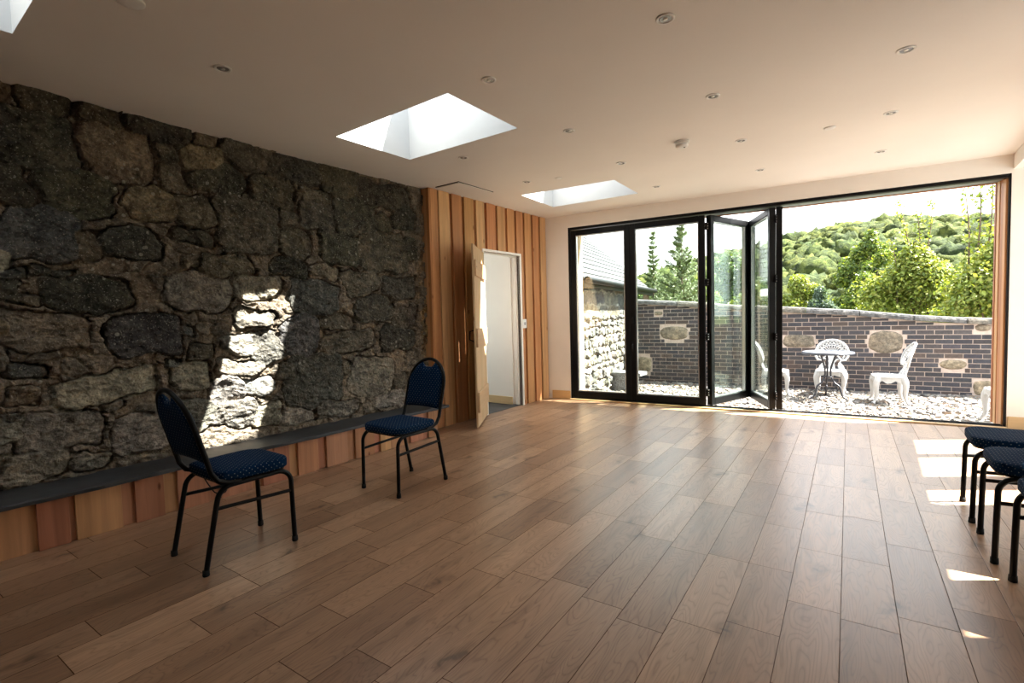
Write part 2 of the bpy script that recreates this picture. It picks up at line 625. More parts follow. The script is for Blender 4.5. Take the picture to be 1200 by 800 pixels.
M = {
    'floor': make_floor_mat(),
    'stone': make_stone_mat('rubble_stone'),
    'plaster': plain('warm_white_plaster', (0.80, 0.745, 0.68), 0.75, spec=0.2, var=0.03, scale=2.5, bump=0.05),
    'ceiling': plain('ceiling_paint', (0.80, 0.76, 0.718), 0.7, spec=0.2, var=0.025, scale=1.3, bump=0.03),
    'white': plain('white_paint', (0.72, 0.73, 0.735), 0.5, var=0.02, scale=3),
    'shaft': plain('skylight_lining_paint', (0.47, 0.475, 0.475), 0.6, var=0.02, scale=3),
    'corridor': plain('warm_white_corridor_paint', (0.80, 0.765, 0.72), 0.6, var=0.02, scale=3),
    'larch': wood_mat('larch_boards', 'Z'),
    'larch_h': wood_mat('larch_lengthwise', 'Y'),
    'pine': wood_mat('pale_pine', 'Z', (1, 1, 1), 0.8, 0.6, 0.82, 1.1),
    'pine_h': wood_mat('pine_lengthwise', 'X', (1, 1, 1), 0.8, 0.5, 0.85, 1.08),
    'slate': plain('dark_slate', (0.036, 0.039, 0.043), 0.5, spec=0.45, var=0.45, scale=5, bump=0.2),
    'black': plain('black_powder_coat', (0.004, 0.004, 0.0045), 0.42, spec=0.16, var=0.1, scale=40),
    'rubber': plain('black_rubber', (0.01, 0.01, 0.01), 0.8, spec=0.3),
    'alu': plain('grey_aluminium', (0.5, 0.5, 0.5), 0.35, 0.9),
    'soffit': plain('grey_green_soffit', (0.2, 0.235, 0.225), 0.5, var=0.05),
    'fabric': make_fabric_mat(),
    'glass': make_glass_mat('pane_glass'),
    'skyglass': make_glass_mat('rooflight_glass', (0.97, 0.985, 0.99), 0.6),
    'lens': plain('downlight_lens', (0.3, 0.3, 0.31), 0.25, 0.3),
    'chrome': plain('brushed_nickel', (0.62, 0.6, 0.57), 0.3, 0.9),
    'plastic': plain('white_plastic', (0.8, 0.79, 0.77), 0.4),
    'leaf': make_leaf_mat('leaf'),
    'needle': make_leaf_mat('needle', 0.15),
    'bark': plain('bark', (0.10, 0.075, 0.05), 0.9, spec=0.1, var=0.4, scale=20, bump=0.5),
    'brick': attr_mat('garden_brick', 0.75, 0.3, 40, 0.3),
    'mortar': plain('pink_mortar', (0.40, 0.32, 0.27), 0.9, spec=0.1, var=0.15, scale=25, bump=0.4),
    'sandstone': make_stone_mat('sandstone_block', False, 0.006),
    'roofslate': attr_mat('roof_slate', 0.6, 0.15, 20, 0.2),
    'chips': attr_mat('slate_chips', 0.6, 0.2, 30, 0.0),
    'castwhite': plain('white_cast_metal', (0.40, 0.397, 0.39), 0.45, var=0.05, scale=20),
    'castgrey': plain('weathered_blue_grey_metal', (0.045, 0.05, 0.062), 0.5, 0.3, var=0.3, scale=60),
    'iron': plain('dark_iron', (0.03, 0.03, 0.036), 0.5, 0.4, var=0.2, scale=40),
    'forest': make_forest_mat(),
    'grass': plain('grass', (0.06, 0.085, 0.025), 0.9, spec=0.1, var=0.3, scale=2),
}

# ------------------------------------------------------------------ layout numbers
CEIL = 2.585
WX = -3.85                      # face of the timber wall
BA = math.radians(5.4277)       # the glazed wall is a little out of square
BT = Vector((math.cos(BA), math.sin(BA), 0))
BN = Vector((-math.sin(BA), math.cos(BA), 0))
BC = 6.485
GZ = -0.2                       # level of the gravel outside


def bw(s, d, z):
    return BT * s + BN * (BC + d) + Vector((0, 0, z))


BM = Matrix((BT, BN, Vector((0, 0, 1)))).transposed().to_4x4()
BM.translation = BN * BC


def bwbox(mb, lo, hi, col=(1, 1, 1), b=0):
    if b:
        mb.cbox(lo, hi, b, col, BM)
    else:
        mb.box(lo, hi, col, BM)

# ================================================================== STRUCTURE
def struct(o, label=None, cat=None):
    o['kind'] = 'structure'
    if label:
        o['label'] = label
        o['category'] = cat
    return o


# floor
mb = MB()
mb.box((-4.02, -1.7, -0.06), (1.6, 6.9, 0.0), skip=())
fl = mb.build('floor', M['floor'])
# trim the floor along the skewed glazed wall
bm = bmesh.new()
bm.from_mesh(fl.data)
bmesh.ops.bisect_plane(bm, geom=bm.verts[:] + bm.edges[:] + bm.faces[:], plane_co=bw(0, 0.0, 0), plane_no=BN, clear_outer=True)
edges = [e for e in bm.edges if e.is_boundary]
bmesh.ops.holes_fill(bm, edges=edges)
bm.to_mesh(fl.data)
bm.free()
struct(fl, 'oak plank floor of the whole room, knotty brown boards', 'floor')

# ceiling with three roof-light openings
SKY_H = 0.80
HOLES = [
    [(-3.305, 2.335), (-2.155, 2.335), (-2.16, 3.085), (-3.305, 3.07)],
    [(-3.32, 4.785), (-2.226, 4.905), (-2.26, 5.637), (-3.38, 5.575)],
    [(-3.29, -0.165), (-2.15, -0.165), (-2.15, 0.585), (-3.29, 0.585)],
]
bm = bmesh.new()
outer = [(-4.3, -1.75), (1.75, -1.75), (1.75, 6.95), (-4.3, 6.4)]
for z in (CEIL, CEIL + 0.22):
    edges = []
    for loop in [outer] + HOLES:
        vs = [bm.verts.new((x, y, z)) for x, y in loop]
        for i in range(4):
            edges.append(bm.edges.new((vs[i], vs[(i + 1) % 4])))
    bmesh.ops.triangle_fill(bm, edges=edges, use_beauty=True)
mb = MB().bm(bm)
for loop in [outer]:
    vs = [(x, y, z) for z in (CEIL, CEIL + 0.22) for x, y in loop]
    mb.add(vs, [(i, (i + 1) % 4, 4 + (i + 1) % 4, 4 + i) for i in range(4)])
struct(mb.build('ceiling', M['ceiling']), 'plain pale plastered ceiling with three roof openings', 'ceiling')

SKY_LABEL = ['square white-lined skylight in the middle of the ceiling beside the stone wall',
             'white-lined skylight nearest the bifold doors and the timber cladding',
             'skylight cut off at the top left corner of the photo']
for k, loop in enumerate(HOLES):
    cx = sum(p[0] for p in loop) / 4
    cy = sum(p[1] for p in loop) / 4
    w = thing('window_%d' % (k + 1), SKY_LABEL[k], 'skylight', (cx, cy, CEIL), kind='structure')
    inn = [(x - cx, y - cy) for x, y in loop]
    out = [(x * (1 + 0.05 / abs(x)), y * (1 + 0.05 / abs(y))) for x, y in inn]
    mb = MB()
    z0, z1 = 0.0005, SKY_H
    vs = [(x, y, z) for z in (z0, z1) for L_ in (inn, out) for x, y in L_]
    fs = []
    for i in range(4):
        j = (i + 1) % 4
        fs += [(i, j, 8 + j, 8 + i), (4 + i, 12 + i, 12 + j, 4 + j), (i, 4 + i, 4 + j, j), (8 + i, 8 + j, 12 + j, 12 + i)]
    mb.add(vs, fs)
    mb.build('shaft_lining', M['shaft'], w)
    mb = MB()
    for i in range(4):
        j = (i + 1) % 4
        a, b = Vector((*inn[i], 0)), Vector((*inn[j], 0))
        ao, bo = Vector((*out[i], 0)), Vector((*out[j], 0))
        up, lo_ = Vector((0, 0, SKY_H + 0.06)), Vector((0, 0, SKY_H + 0.001))
        mb.add([a + lo_, b + lo_, bo + lo_, ao + lo_, a + up, b + up, bo + up, ao + up],
               [(0, 3, 2, 1), (4, 5, 6, 7), (0, 1, 5, 4), (1, 2, 6, 5), (2, 3, 7, 6), (3, 0, 4, 7)])
    mb.build('frame', M['alu'], w)
    mb = MB()
    mb.prism([(x * 1.02, y * 1.02) for x, y in inn], SKY_H + 0.062, SKY_H + 0.074, axis='z')
    mb.build('glass', M['skyglass'], w)

# ---- rubble stone wall -------------------------------------------------
STONES = '''0.78 2.29 0.168 0.163 1 0.26;0.81 2.54 0.122 0.084 2 0.33;1.07 2.52 0.112 0.074 2 0.3;1.17 2.31 0.182 0.159 3 0.24;0.95 2.02 0.172 0.13 1 0.18;0.65 2.02 0.078 0.101 1 0.2;0.76 1.76 0.177 0.154 0 0.12;0.99 1.71 0.067 0.095 2 0.1;1.21 1.73 0.146 0.106 1 0.1;1.34 2.03 0.149 0.132 3 0.16;1.41 2.54 0.184 0.087 1 0.28;1.44 2.4 0.088 0.064 2 0.25;1.47 2.25 0.071 0.088 3 0.21;1.67 2.4 0.138 0.08 3 0.24;1.77 2.28 0.187 0.113 1 0.2;1.99 2.5 0.204 0.099 2 0.24;2.3 2.48 0.168 0.112 1 0.22;1.58 2.02 0.128 0.115 2 0.15;1.96 1.97 0.213 0.204 2 0.13;2.19 2.26 0.18 0.117 2 0.18;1.56 1.83 0.138 0.058 1 0.11;1.8 1.65 0.178 0.09 2 0.07;1.59 1.43 0.225 0.141 4 0.02;2.02 1.47 0.176 0.087 4 0.03;1.55 1.62 0.075 0.033 3 0.07;2.42 2.5 0.196 0.122 1 0.22;2.82 2.46 0.204 0.131 2 0.2;2.58 2.3 0.158 0.067 2 0.18;3.31 2.42 0.3 0.109 2 0.18;2.58 2.13 0.15 0.13 2 0.15;2.97 2.18 0.23 0.167 1 0.15;2.35 1.86 0.138 0.136 2 0.1;2.79 1.85 0.221 0.147 1 0.09;3.28 1.87 0.256 0.185 2 0.09;2.3 1.65 0.158 0.092 1 0.06;2.63 1.64 0.154 0.068 2 0.06;3 1.55 0.185 0.129 2 0.04;3.49 1.52 0.205 0.109 1 0.03;2.51 1.4 0.213 0.137 0 0.01;3.15 1.3 0.216 0.116 1 -0.01;2.72 1.18 0.187 0.062 2 -0.03;2.37 1.09 0.168 0.163 0 -0.05;2.85 1 0.256 0.099 2 -0.06;3.41 1.01 0.213 0.13 1 -0.05;3.47 1.21 0.114 0.087 2 -0.02;3.64 1.25 0.072 0.126 2 -0.01;2.31 2.07 0.098 0.071 2 0.14;3.3 2.16 0.107 0.084 2 0.13;3.56 2.25 0.15 0.123 1 0.14;3.64 1.92 0.084 0.116 1 0.09;2.48 0.69 0.245 0.201 0 -0.12;3.09 0.66 0.233 0.19 4 -0.11;2.8 0.76 0.06 0.071 3 -0.1;2.23 0.78 0.089 0.071 1 -0.11;2.05 0.45 0.118 0.089 4 -0.18;2.3 0.4 0.153 0.072 4 -0.18;2.7 0.41 0.2 0.07 4 -0.17;3.29 0.4 0.173 0.077 4 -0.15;3.44 0.56 0.113 0.088 2 -0.12;1.99 1.24 0.147 0.074 4 -0.02;1.87 1.05 0.115 0.079 4 -0.06;2.06 1 0.117 0.102 5 -0.07;1.86 0.86 0.159 0.066 4 -0.1;1.75 0.69 0.116 0.084 5 -0.14;2 0.68 0.122 0.068 5 -0.13;1.8 0.5 0.157 0.085 5 -0.18;0.97 1.41 0.227 0.106 1 0.02;0.74 1.18 0.208 0.115 3 -0.04;1.25 1.14 0.194 0.137 0 -0.05;1.04 0.83 0.259 0.093 4 -0.13;0.64 0.96 0.109 0.041 0 -0.1;0.64 0.81 0.08 0.064 3 -0.15;0.77 0.58 0.176 0.112 4 -0.21;1.19 0.48 0.162 0.119 4 -0.21;0.66 0.38 0.159 0.085 4 -0.27;0.92 0.36 0.083 0.059 4 -0.25;0.6 1.42 0.068 0.081 1 0.03;0.7 1.36 0.043 0.034 2 0.01;1.51 0.84 0.121 0.091 4 -0.11;1.51 0.53 0.121 0.11 5 -0.18;1.03 0.7 0.066 0.033 4 -0.16;0.63 1.52 0.069 0.038 1 0.05;0.82 1.53 0.096 0.03 1 0.05;1.51 1.15 0.055 0.042 0 -0.04;1.59 1 0.102 0.068 2 -0.07;1.41 0.94 0.057 0.048 0 -0.09;0.57 0.68 0.041 0.034 0 -0.19'''
KCOL = {0: (0.054, 0.054, 0.052), 1: (0.046, 0.044, 0.036), 2: (0.076, 0.066, 0.051), 3: (0.110, 0.090, 0.066), 4: (0.142, 0.130, 0.110), 5: (0.088, 0.086, 0.08)}


def rubble(Y, Z, stones, seed, filler=(0.13, 0.085), warp=0.05, mortar=(0.130, 0.102, 0.074), kcol=KCOL, amp=1.0, groove=0.03):
    """height and colour of a rubble wall over a grid; stones are (y, z, half width, half height, colour class)"""
    R = np.random.RandomState(seed)
    wy = Y + warp * 2 * fbm(Y * 7, Z * 7, 3, seed) + 0.012 * fbm(Y * 40, Z * 40, 2, seed + 9)
    wz = Z + warp * 2 * fbm(Y * 7 + 31, Z * 7 + 17, 3, seed + 3) + 0.012 * fbm(Y * 40 + 5, Z * 40, 2, seed + 19)
    # small filler stones in the joints
    gy, gz = filler
    ci, cj = np.floor(wy / gy).astype(int), np.floor(wz / gz).astype(int)
    f1 = np.full(Y.shape, 9.0)
    f2 = np.full(Y.shape, 9.0)
    idx = np.zeros(Y.shape, dtype=int)
    for a in (-1, 0, 1):
        for b in (-1, 0, 1):
            i, j = ci + a, cj + b
            h = ((i * 73856093) ^ (j * 19349663) ^ seed) & 0xffffff
            h = (h * 1103515245 + 12345) & 0x7fffffff
            jx = ((h >> 8) & 0xff) / 255.0
            jy = ((h >> 16) & 0xff) / 255.0
            d = np.hypot((wy - (i + 0.15 + 0.7 * jx) * gy) / gy, (wz - (j + 0.15 + 0.7 * jy) * gz) / gz)
            near = d < f1
            f2 = np.where(near, f1, np.minimum(f2, d))
            idx = np.where(near, h, idx)
            f1 = np.where(near, d, f1)
    e = np.clip((f2 - f1) / 0.28, 0, 1)
    rnd = ((idx >> 4) & 0xff) / 255.0
    Hh = 0.024 + (0.004 + (0.008 + 0.02 * rnd) * e * (2 - e)) * (rnd > 0.35)
    C = np.empty(Y.shape + (3,))
    mo = np.array(mortar)
    tone = (0.75 + 0.5 * ((idx >> 12) & 0xff) / 255.0)[..., None]
    fill = np.array(mortar) * np.array([0.85, 0.9, 0.97]) * tone
    C[:] = mo * (0.85 + 0.5 * (fbm(Y * 12, Z * 12, 3, seed + 2) + 0.3))[..., None]
    mk = ((e > 0.25) & (rnd > 0.35))[..., None]
    C = np.where(mk, fill, C)
    best = np.full(Y.shape, -1.0)
    for (sy, sz, ry, rz, k) in stones:
        p = 2.8 + 2.6 * R.rand()
        tilt = R.uniform(-0.22, 0.22)
        h0 = R.uniform(0.036, 0.052) * amp
        gr = R.uniform(1.10, 1.24)
        ty, tz = R.uniform(-0.02, 0.02), R.uniform(-0.025, 0.02)
        tn = R.uniform(0.72, 1.32) * np.array([1, 1 + R.uniform(-0.04, 0.03), 1 + R.uniform(-0.1, 0.06)])
        sel = (np.abs(Y - sy) < ry * 1.5 + 0.05) & (np.abs(Z - sz) < rz * 1.5 + 0.05)
        if not sel.any():
            continue
        dy, dz = wy[sel] - sy, wz[sel] - sz
        dy, dz = dy + tilt * dz, dz - tilt * dy * 0.6
        d = (np.abs(dy / ry) ** p + np.abs(dz / rz) ** p) ** (1 / p)
        s = gr - d
        t = np.clip(s * min(ry, rz) / 0.016, 0, 1)
        hh = h0 * (t * (2 - t)) * (0.86 + 0.14 * np.clip(s * 2, 0, 1)) + ty * dy / ry + tz * dz / rz
        hh = hh + 0.034 * fbm(Y[sel] * 11 + sy * 31, Z[sel] * 18 + sz * 17, 4, seed + 5)
        hh = np.maximum(hh, 0.002 + 0.5 * h0 * t)
        gv = s * min(ry, rz)
        hh = hh - groove * np.clip(1 - np.abs(gv - 0.003) / 0.012, 0, 1) * np.clip(0.55 + 2.2 * fbm(Y[sel] * 5 + sz * 9, Z[sel] * 5 + sy * 7, 2, seed + 12), 0, 1)
        up = (s > best[sel]) & (s > 0)
        b = best[sel]
        b[up] = s[up]
        best[sel] = b
        q = Hh[sel]
        q[up] = hh[up]
        Hh[sel] = q
        c = C[sel]
        mott = (1 + 0.75 * fbm(Y[sel] * 9 + sy * 3, Z[sel] * 9 + sz * 5, 3, seed + 8))[..., None]
        cc = np.array(kcol[k]) * tn * mott
        lc = (t[..., None] * 0.65 + 0.35)
        c[up] = (cc * lc + mo * 0.7 * (1 - lc))[up]
        C[sel] = c
    Hh = Hh + 0.016 * fbm(Y * 34, Z * 34, 3, seed + 4) + 0.022 * fbm(Y * 2.3, Z * 2.3, 2, seed + 6)
    return Hh, np.clip(C, 0.008, 1)


st = []
for w_ in STONES.split(';'):
    q = [float(x) for x in w_.split()]
    if q[4] == 5:
        q[2], q[3] = q[2] * 1.12, q[3] * 1.15
    st.append((q[0], q[1], max(q[2] - 0.004, 0.03), max(q[3] - 0.004, 0.02), int(q[4])))
z = 0.33
while z < 2.6:                                  # the stretch of wall beside the camera
    hrow = RND.uniform(0.16, 0.3)
    y = -1.7
    while y < 0.42:
        ln = RND.uniform(0.18, 0.42)
        st.append((y + ln / 2, z + hrow / 2, ln / 2 - 0.012, hrow / 2 * RND.uniform(0.7, 1) - 0.01, RND.choice([0, 1, 1, 2, 3, 4])))
        y += ln
    z += hrow
ny, nz = 860, 400
Yg, Zg = np.meshgrid(np.linspace(-1.0, 3.86, ny), np.linspace(0.288, 2.60, nz))
Hh, C = rubble(Yg, Zg, st, 5)
# weathering: ochre lichen beside the timber corner
och = np.clip((Yg - 3.70) / 0.1, 0, 1) * np.clip(1 - np.abs(Zg - 1.25) / 0.75, 0, 1) * (fbm(Yg * 22, Zg * 14, 3, 77) > 0.02)
C = C * (1 - 0.6 * och[..., None]) + np.array([0.26, 0.14, 0.03]) * 0.6 * och[..., None]
pale = np.clip((1.05 - Zg) / 0.5, 0, 1)[..., None]  # light on the lower wall painted in as a paler tone
C = C * (1 - 0.5 * pale) + (C * 1.25 + np.array([0.07, 0.065, 0.053])) * 0.5 * pale
wl_ = grid_mesh('wall_left', -3.995 + Hh, Yg, Zg, C, M['stone'])
struct(wl_, 'rough rubble stone wall of large dark boulders in lime mortar', 'wall')
mb = MB()
mb.box((-4.5, -1.7, -0.1), (-4.05, 3.86, 2.6), (0.1, 0.08, 0.06))
struct(mb.build('wall_left_backing', M['mortar']), 'solid core behind the rubble stone wall', 'wall')

# ---- timber cladding: wide boards over narrow gaps ----------------------
LARCH = [(0.56, 0.29, 0.125), (0.62, 0.345, 0.16), (0.50, 0.24, 0.10), (0.66, 0.41, 0.20), (0.56, 0.26, 0.115), (0.64, 0.37, 0.17), (0.54, 0.28, 0.115)]
PINKY = [(0.42, 0.19, 0.115), (0.47, 0.225, 0.13), (0.40, 0.20, 0.10), (0.52, 0.29, 0.14), (0.36, 0.155, 0.085)]


def vary(c, a=0.08):
    k = 1 + RND.uniform(-a, a)
    return tuple(x * k * (1 + RND.uniform(-0.03, 0.03)) for x in c)


DY0, DY1, DZ = 4.712, 5.462, 1.995       # doorway
mb = MB()
fronts = [(3.846, 3.955)]
y = 3.972
edges_ = [3.972, 4.183, 4.385, 4.598, 4.795, 5.008, 5.212, 5.412, 5.602, 5.80, 5.984]
for i, e0 in enumerate(edges_):
    e1 = (edges_ + [6.175])[i + 1]
    fronts.append((e0, e1 - 0.045))
for (a, b) in fronts:
    c = vary(RND.choice(LARCH))
    if b <= DY0 or a >= DY1:
        parts = [(a, b, 0.0, CEIL)]
    else:
        parts = [(a, b, DZ + 0.0, CEIL)]
        if a < DY0 - 0.01:
            parts.append((a, DY0, 0.0, DZ))
        if b > DY1 + 0.01:
            parts.append((DY1, b, 0.0, DZ))
    for (p, q, z0, z1) in parts:
        mb.cbox((WX - 0.024, p, z0), (WX, q, z1), 0.003, c)
# recessed under-boards
y = 3.86
while y < 6.17:
    e = min(y + 0.15, 6.19)
    for (p, q, z0, z1) in ((y, min(e, DY0), 0, CEIL), (max(y, DY1), e, 0, CEIL), (max(y, DY0), min(e, DY1), DZ, CEIL)):
        if q - p > 0.005:
            mb.box((WX - 0.046, p, z0), (WX - 0.024, q, z1), vary((0.36, 0.15, 0.055)))
    y = e
# return at the stone wall: corner post and two stacked boards
mb.cbox((WX - 0.045, 3.822, 0), (WX - 0.002, 3.846, CEIL), 0.003, (0.42, 0.185, 0.07))
mb.cbox((WX - 0.20, 3.83, 0), (WX - 0.046, 3.858, CEIL), 0.004, (0.50, 0.27, 0.13))
tw = mb.build('wall_left_timber', M['larch'])
struct(tw, 'vertical larch board cladding round the doorway, between stone wall and bifold doors', 'wall')
mb = MB()
mb.box((-3.985, 3.86, 0), (WX - 0.047, DY0 - 0.03, CEIL))
mb.box((-3.985, DY1 + 0.03, 0), (WX - 0.047, 6.3, CEIL))
mb.box((-3.985, DY0 - 0.03, DZ + 0.03), (WX - 0.047, DY1 + 0.03, CEIL))
struct(mb.build('wall_left_core', M['plaster']), 'stud core behind the larch cladding', 'wall')

# white lining of the doorway
mb = MB()
mb.cbox((-4.0, DY0 - 0.028, 0), (WX + 0.012, DY0, DZ), 0.002)
mb.cbox((-4.0, DY1, 0), (WX + 0.012, DY1 + 0.028, DZ), 0.002)
mb.cbox((-4.0, DY0 - 0.028, DZ), (WX + 0.012, DY1 + 0.028, DZ + 0.028), 0.002)
mb.cbox((-3.96, DY1 - 0.014, 0), (-3.915, DY1, DZ), 0.002)
mb.cbox((-3.96, DY0, DZ - 0.014), (-3.915, DY1, DZ), 0.002)
struct(mb.build('trim_1', M['corridor']), 'white painted lining of the open doorway in the timber wall', 'door lining')

# corridor beyond the doorway
mb = MB()
mb.box((-5.62, 5.44, 0), (-3.99, 5.52, 2.4))
mb.box((-5.62, 4.1, 0), (-3.99, 4.18, 2.4))
mb.box((-5.7, 4.1, 0), (-5.62, 5.52, 0.85))
mb.box((-5.7, 4.1, 2.1), (-5.62, 5.52, 2.4))
mb.box((-5.7, 4.1, 2.4), (-3.99, 5.52, 2.48))
struct(mb.build('wall_corridor', M['corridor']), 'white painted walls of the corridor behind the doorway', 'wall')
mb = MB()
mb.box((-5.7, 4.1, -0.06), (-4.021, 5.52, -0.001), (1, 1, 1))
mb.box((-4.02, DY0, 0.0), (-3.872, DY1, 0.003), (1, 1, 1))
struct(mb.build('floor_corridor', M['slate']), 'dark slate floor in the corridor behind the doorway', 'floor')
mb = MB()
mb.cbox((-5.6, 5.422, 0.0), (-4.0, 5.44, 0.105), 0.003, (0.62, 0.46, 0.26))
struct(mb.build('baseboard_corridor', M['pine_h']), 'pale pine skirting board in the corridor behind the doorway', 'skirting board')
w = thing('window_5', 'window at the far end of the corridor, out of sight', 'window', (-5.66, 4.8, 0.85), kind='structure')
mb = MB()
for lo, hi in (((-0.03, -0.62, 0), (0.03, -0.56, 1.25)), ((-0.03, 0.58, 0), (0.03, 0.64, 1.25)), ((-0.03, -0.56, 0), (0.03, 0.58, 0.05)), ((-0.03, -0.56, 1.2), (0.03, 0.58, 1.25))):
    mb.cbox(lo, hi, 0.004)
mb.build('frame', M['white'], w)
MB().box((-0.006, -0.56, 0.05), (0.006, 0.58, 1.2)).build('glass', M['glass'], w)

# ---- glazed end wall ----------------------------------------------------
SL, SR, HZ = -2.915, 1.62, 2.412         # opening
mb = MB()
bwbox(mb, (-3.42, 0, 0), (SL, 0.33, CEIL))
bwbox(mb, (SR, 0, 0), (2.3, 0.33, CEIL))
bwbox(mb, (SL, 0, HZ), (SR, 0.33, CEIL))
struct(mb.build('wall_back', M['plaster']), 'warm white plastered end wall round the bifold doors', 'wall')
# timber lined reveals outside, soffit and eaves
mb = MB()
bwbox(mb, (SL - 0.03, 0.331, -0.2), (SL + 0.016, 0.475, HZ + 0.05), (0.56, 0.40, 0.26), 0.003)
bwbox(mb, (SL + 0.0005, 0.075, 0.0), (SL + 0.014, 0.33, HZ), (0.56, 0.34, 0.17), 0.002)
bwbox(mb, (SR - 0.028, 0.112, 0.0), (SR - 0.0005, 0.20, HZ - 0.022), (0.46, 0.20, 0.09), 0.003)
bwbox(mb, (SR - 0.030, 0.035, 0.023), (SR - 0.0005, 0.1115, HZ - 0.036), (0.56, 0.31, 0.15), 0.003)
bwbox(mb, (SR - 0.034, 0.2005, 0.0), (SR - 0.0005, 0.285, HZ - 0.022), (0.60, 0.36, 0.18), 0.003)
bwbox(mb, (SR - 0.040, 0.2855, 0.0), (SR - 0.0005, 0.331, HZ - 0.031), (0.36, 0.14, 0.06), 0.003)
struct(mb.build('trim_2', M['larch']), 'larch lining down both sides of the bifold door opening', 'door lining')
mb = MB()
bwbox(mb, (SL + 0.015, 0.075, HZ - 0.02), (SR - 0.0005, 0.29, HZ - 0.0005))
struct(mb.build('trim_3', M['soffit']), 'grey green soffit strip above the open bifold doorway', 'soffit')
mb = MB()
bwbox(mb, (SL + 0.015, 0.291, HZ - 0.03), (SR - 0.0005, 0.325, HZ - 0.001), (0.40, 0.17, 0.07), 0.003)
struct(mb.build('trim_4', M['larch_h']), 'thin brown timber edge along the top of the bifold doorway', 'trim')
mb = MB()
bwbox(mb, (-3.9, 0.331, 2.50), (2.6, 0.505, 2.66))
struct(mb.build('roof_eaves', M['soffit']), 'roof overhang outside above the bifold doors', 'eaves')

# black outer frame and threshold
mb = MB()
bwbox(mb, (SL, 0.0, 0.0), (SL + 0.032, 0.074, HZ), b=0.003)
bwbox(mb, (SR - 0.016, 0.0, 0.0), (SR, 0.034, HZ), b=0.003)
bwbox(mb, (SL + 0.032, 0.0, HZ - 0.034), (SR - 0.017, 0.074, HZ), b=0.003)
bwbox(mb, (SL + 0.032, 0.0, 0.0), (SR - 0.017, 0.11, 0.022), b=0.003)
bwbox(mb, (SL + 0.032, 0.028, 0.022), (SR - 0.032, 0.034, 0.03))
bwbox(mb, (SL + 0.032, 0.044, 0.022), (SR - 0.032, 0.05, 0.03))
struct(mb.build('door_frame', M['black']), 'black metal outer frame and floor track of the bifold doors', 'door frame')
mb = MB()
bwbox(mb, (SL, -0.062, 0.0005), (SR, -0.001, 0.016), (0.50, 0.33, 0.17), 0.003)
struct(mb.build('trim_5', M['pine_h']), 'oak threshold strip on the floor along the bifold doors', 'threshold')

# skirting
mb = MB()
bwbox(mb, (-3.2, -0.02, 0.0005), (SL - 0.005, -0.0005, 0.118), (0.66, 0.42, 0.2), 0.003)
struct(mb.build('baseboard_back', M['pine_h']), 'pale pine skirting board between the timber wall and bifold doors', 'skirting board')
mb = MB()
bwbox(mb, (SR + 0.006, -0.02, 0.0005), (2.2, -0.0005, 0.118), (0.56, 0.38, 0.2), 0.003)
struct(mb.build('baseboard_right', M['pine_h']), 'pale pine skirting board behind the row of chairs', 'skirting board')

# boxed beam along the right side of the ceiling
mb = MB()
mb.cbox((1.01, -1.6, CEIL - 0.138), (1.46, 6.64, CEIL - 0.0005), 0.003)
struct(mb.build('beam', M['ceiling']), 'plastered boxed beam along the right edge of the ceiling', 'beam')

# right wall with tall glazed openings
RX0, RX1 = 1.46, 1.60
WTOP = 2.44
OPEN = [(5.90, 6.52), (5.23, 5.87), (4.61, 5.00), (3.58, 3.85), (3.12, 3.36)]
mb = MB()
mb.box((RX0, -1.7, WTOP), (RX1, 6.72, CEIL))
prev = 6.72
for a, b in OPEN:
    mb.box((RX0, b, 0), (RX1, prev, WTOP))
    prev = a
mb.box((RX0, -1.7, 0), (RX1, prev, WTOP))
struct(mb.build('wall_right', M['plaster']), 'plastered side wall with tall windows, out of the photo', 'wall')
for k, (a, b) in enumerate(OPEN):
    w = thing('window_%d' % (k + 6), 'tall side window in the right wall, number %d from the end wall, out of the photo' % (k + 1), 'window', (RX0 + 0.07, (a + b) / 2, 0), kind='structure')
    h_ = (b - a) / 2
    mb = MB()
    for lo, hi in (((-0.03, -h_, 0), (0.03, -h_ + 0.03, WTOP)), ((-0.03, h_ - 0.03, 0), (0.03, h_, WTOP)), ((-0.03, -h_ + 0.03, 0), (0.03, h_ - 0.03, 0.05)), ((-0.03, -h_ + 0.03, WTOP - 0.03), (0.03, h_ - 0.03, WTOP))):
        mb.box(lo, hi)
    mb.build('frame', M['black'], w)
    MB().box((-0.006, -h_ + 0.03, 0.05), (0.006, h_ - 0.03, WTOP - 0.03)).build('glass', M['glass'], w)
# unseen scalloped strip, added outside these windows to serrate the sun patches
mb = MB()
n = 480
ys = [2.0 + 4.9 * i / n for i in range(n + 1)]
zz = [2.335 + 0.1 * (0.5 + 0.5 * math.cos(2 * math.pi * y / 0.125)) for y in ys]
vs = [(RX1 + 0.001, y, z) for y, z in zip(ys, zz)] + [(RX1 + 0.012, y, z) for y, z in zip(ys, zz)]
vs += [(x, y, 2.5) for x, y, z in vs]
fs = []
q = n + 1
for i in range(n):
    fs += [(i, i + 1, q + i + 1, q + i), (2 * q + i, 3 * q + i, 3 * q + i + 1, 2 * q + i + 1), (q + i, q + i + 1, 3 * q + i + 1, 3 * q + i)]
mb.add(vs, fs)
struct(mb.build('added_scallop_strip', M['soffit']), 'unseen scalloped strip added outside the side windows to shape the sun patches', 'roof')

# wall behind the camera
mb = MB()
mb.box((-4.4, -1.82, 0), (1.7, -1.7, CEIL), (0.45, 0.22, 0.1))
struct(mb.build('wall_front', M['larch']), 'timber wall behind the viewer, out of the photo', 'wall')

